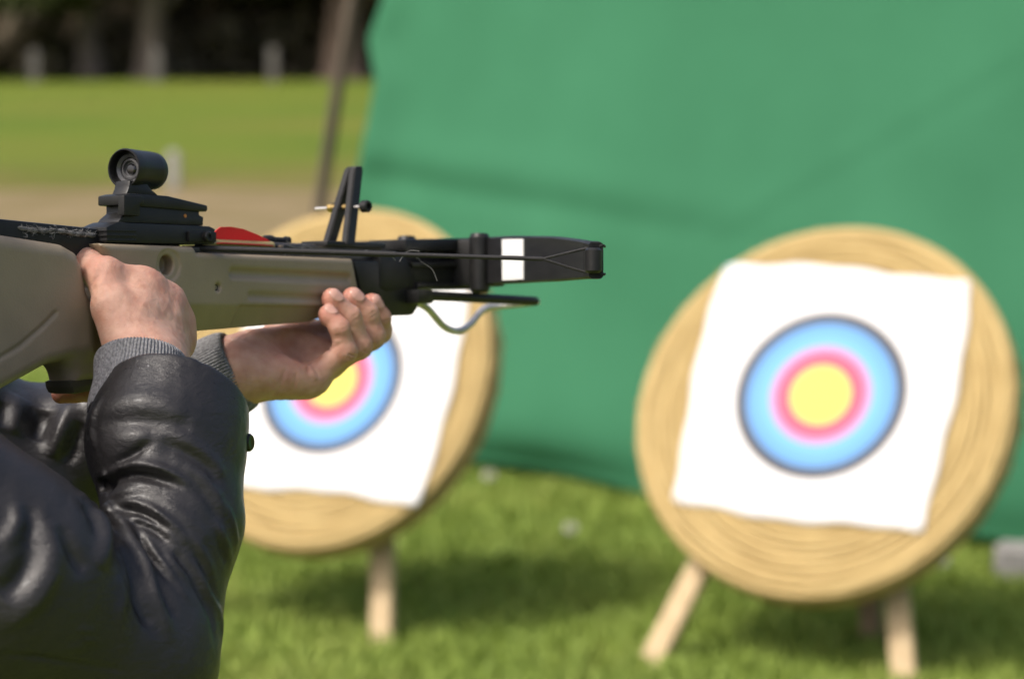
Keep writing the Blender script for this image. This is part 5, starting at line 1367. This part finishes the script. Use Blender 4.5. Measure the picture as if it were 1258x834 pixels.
rib_cuff(RW + unit(RW - REL) * 0.010 - np.array([0.006, 0.001, 0]), vec(0.02, 0.62, 0.78), XR, 0.0360, 0.0335, 0.050, 80, 0.02)
rib_cuff(LW + LF * 0.003, LF, UPV.astype(float), 0.0360, 0.0330, 0.075, 80, 0.12)
# stitched hem line and the snap on the sleeve strap
e1 = unit(vec(1, 0, 0) - HN * HN[0]); e2 = np.cross(HN, e1)
th_ = np.linspace(0, 2 * pi, 181)
def on_sleeve(back, lift):
    """points round the sleeve, laid on its outer surface"""
    dr = (np.cos(th_)[:, None] * e1 + np.sin(th_)[:, None] * e2).astype(np.float32); c0 = HEM - HN * back
    rr = np.linspace(0.075, 0.045, 61, dtype=np.float32)
    pts = c0 + dr[:, None, :] * rr[None, :, None]
    dd = jacket(pts.reshape(-1, 3).astype(np.float32)).reshape(len(th_), -1)
    k = np.argmax(dd < 0, axis=1); k[k == 0] = 60
    return c0 + dr * (rr[k][:, None] + lift) - ROOT
ring = on_sleeve(0.014, -0.0002)
hs = [(ring[i:i + 3], 0.0004) for i in range(0, 178, 3)]
sto = tubes('hem_stitching', hs, M['snap'], jk, 5); sto['kind'] = 'stuff'
ring = on_sleeve(0.026, 0.0)
i_ = int(np.argmax(ring[:, 0]))
lathe('snap_button', [(-0.002, 0), (-0.002, 0.0070), (0.0015, 0.0070), (0.0030, 0.0058), (0.0030, 0.0030), (0.0022, 0.0)], ring[i_], (0.95, -0.3, 0.05), M['snap'], jk, 22)

# --- trousers and shoes
def trousers(P):
    sh = unit(LS - RS); fr_ = vec(sh[1], -sh[0], 0); R3 = np.stack([sh, fr_, vec(0, 0, 1)], 1)
    d = ell(P, vec(-0.590, 1.860, 0.86), (0.175, 0.125, 0.14), R3)
    d = smin(d, chain(P, [vec(-0.63, 1.79, 0.82), vec(-0.66, 1.72, 0.47), vec(-0.70, 1.66, 0.09)], (0.090, 0.068, 0.058), 0.03), 0.04)
    d = smin(d, chain(P, [vec(-0.56, 1.93, 0.82), vec(-0.50, 2.02, 0.47), vec(-0.47, 2.08, 0.09)], (0.090, 0.068, 0.058), 0.03), 0.04)
    d = smax(d, P[:, 2] - 0.93, 0.02); d = smax(d, 0.05 - P[:, 2], 0.01)
    return d + 0.003 * vnoise(P, 22, 3)
V, F = sdf_mesh(trousers, (-0.90, 1.50, 0.0), (-0.30, 2.24, 1.0), 0.008)
link('trousers', from_arrays('trousers', V - ROOT, F), M['denim'], person)
for c, ang in ((vec(-0.70, 1.66, 0), 0.5), (vec(-0.47, 2.08, 0), 0.15)):
    f2 = unit(FWD * cos(ang) + RGT * sin(ang)); 
    def shoe(P):
        d = cap(P, c + f2 * -0.045 + vec(0, 0, 0.045), c + f2 * 0.13 + vec(0, 0, 0.034), 0.045, 0.040)
        d = smin(d, cap(P, c + vec(0, 0, 0.05), c + vec(0, 0, 0.10), 0.050, 0.050), 0.03)
        return smax(d, 0.002 - P[:, 2], 0.006)
    V, F = sdf_mesh(shoe, c + vec(-0.22, -0.22, -0.02), c + vec(0.22, 0.22, 0.18), 0.006)
    link('shoe', from_arrays('shoe', V - ROOT, F), M['shoe'], person)
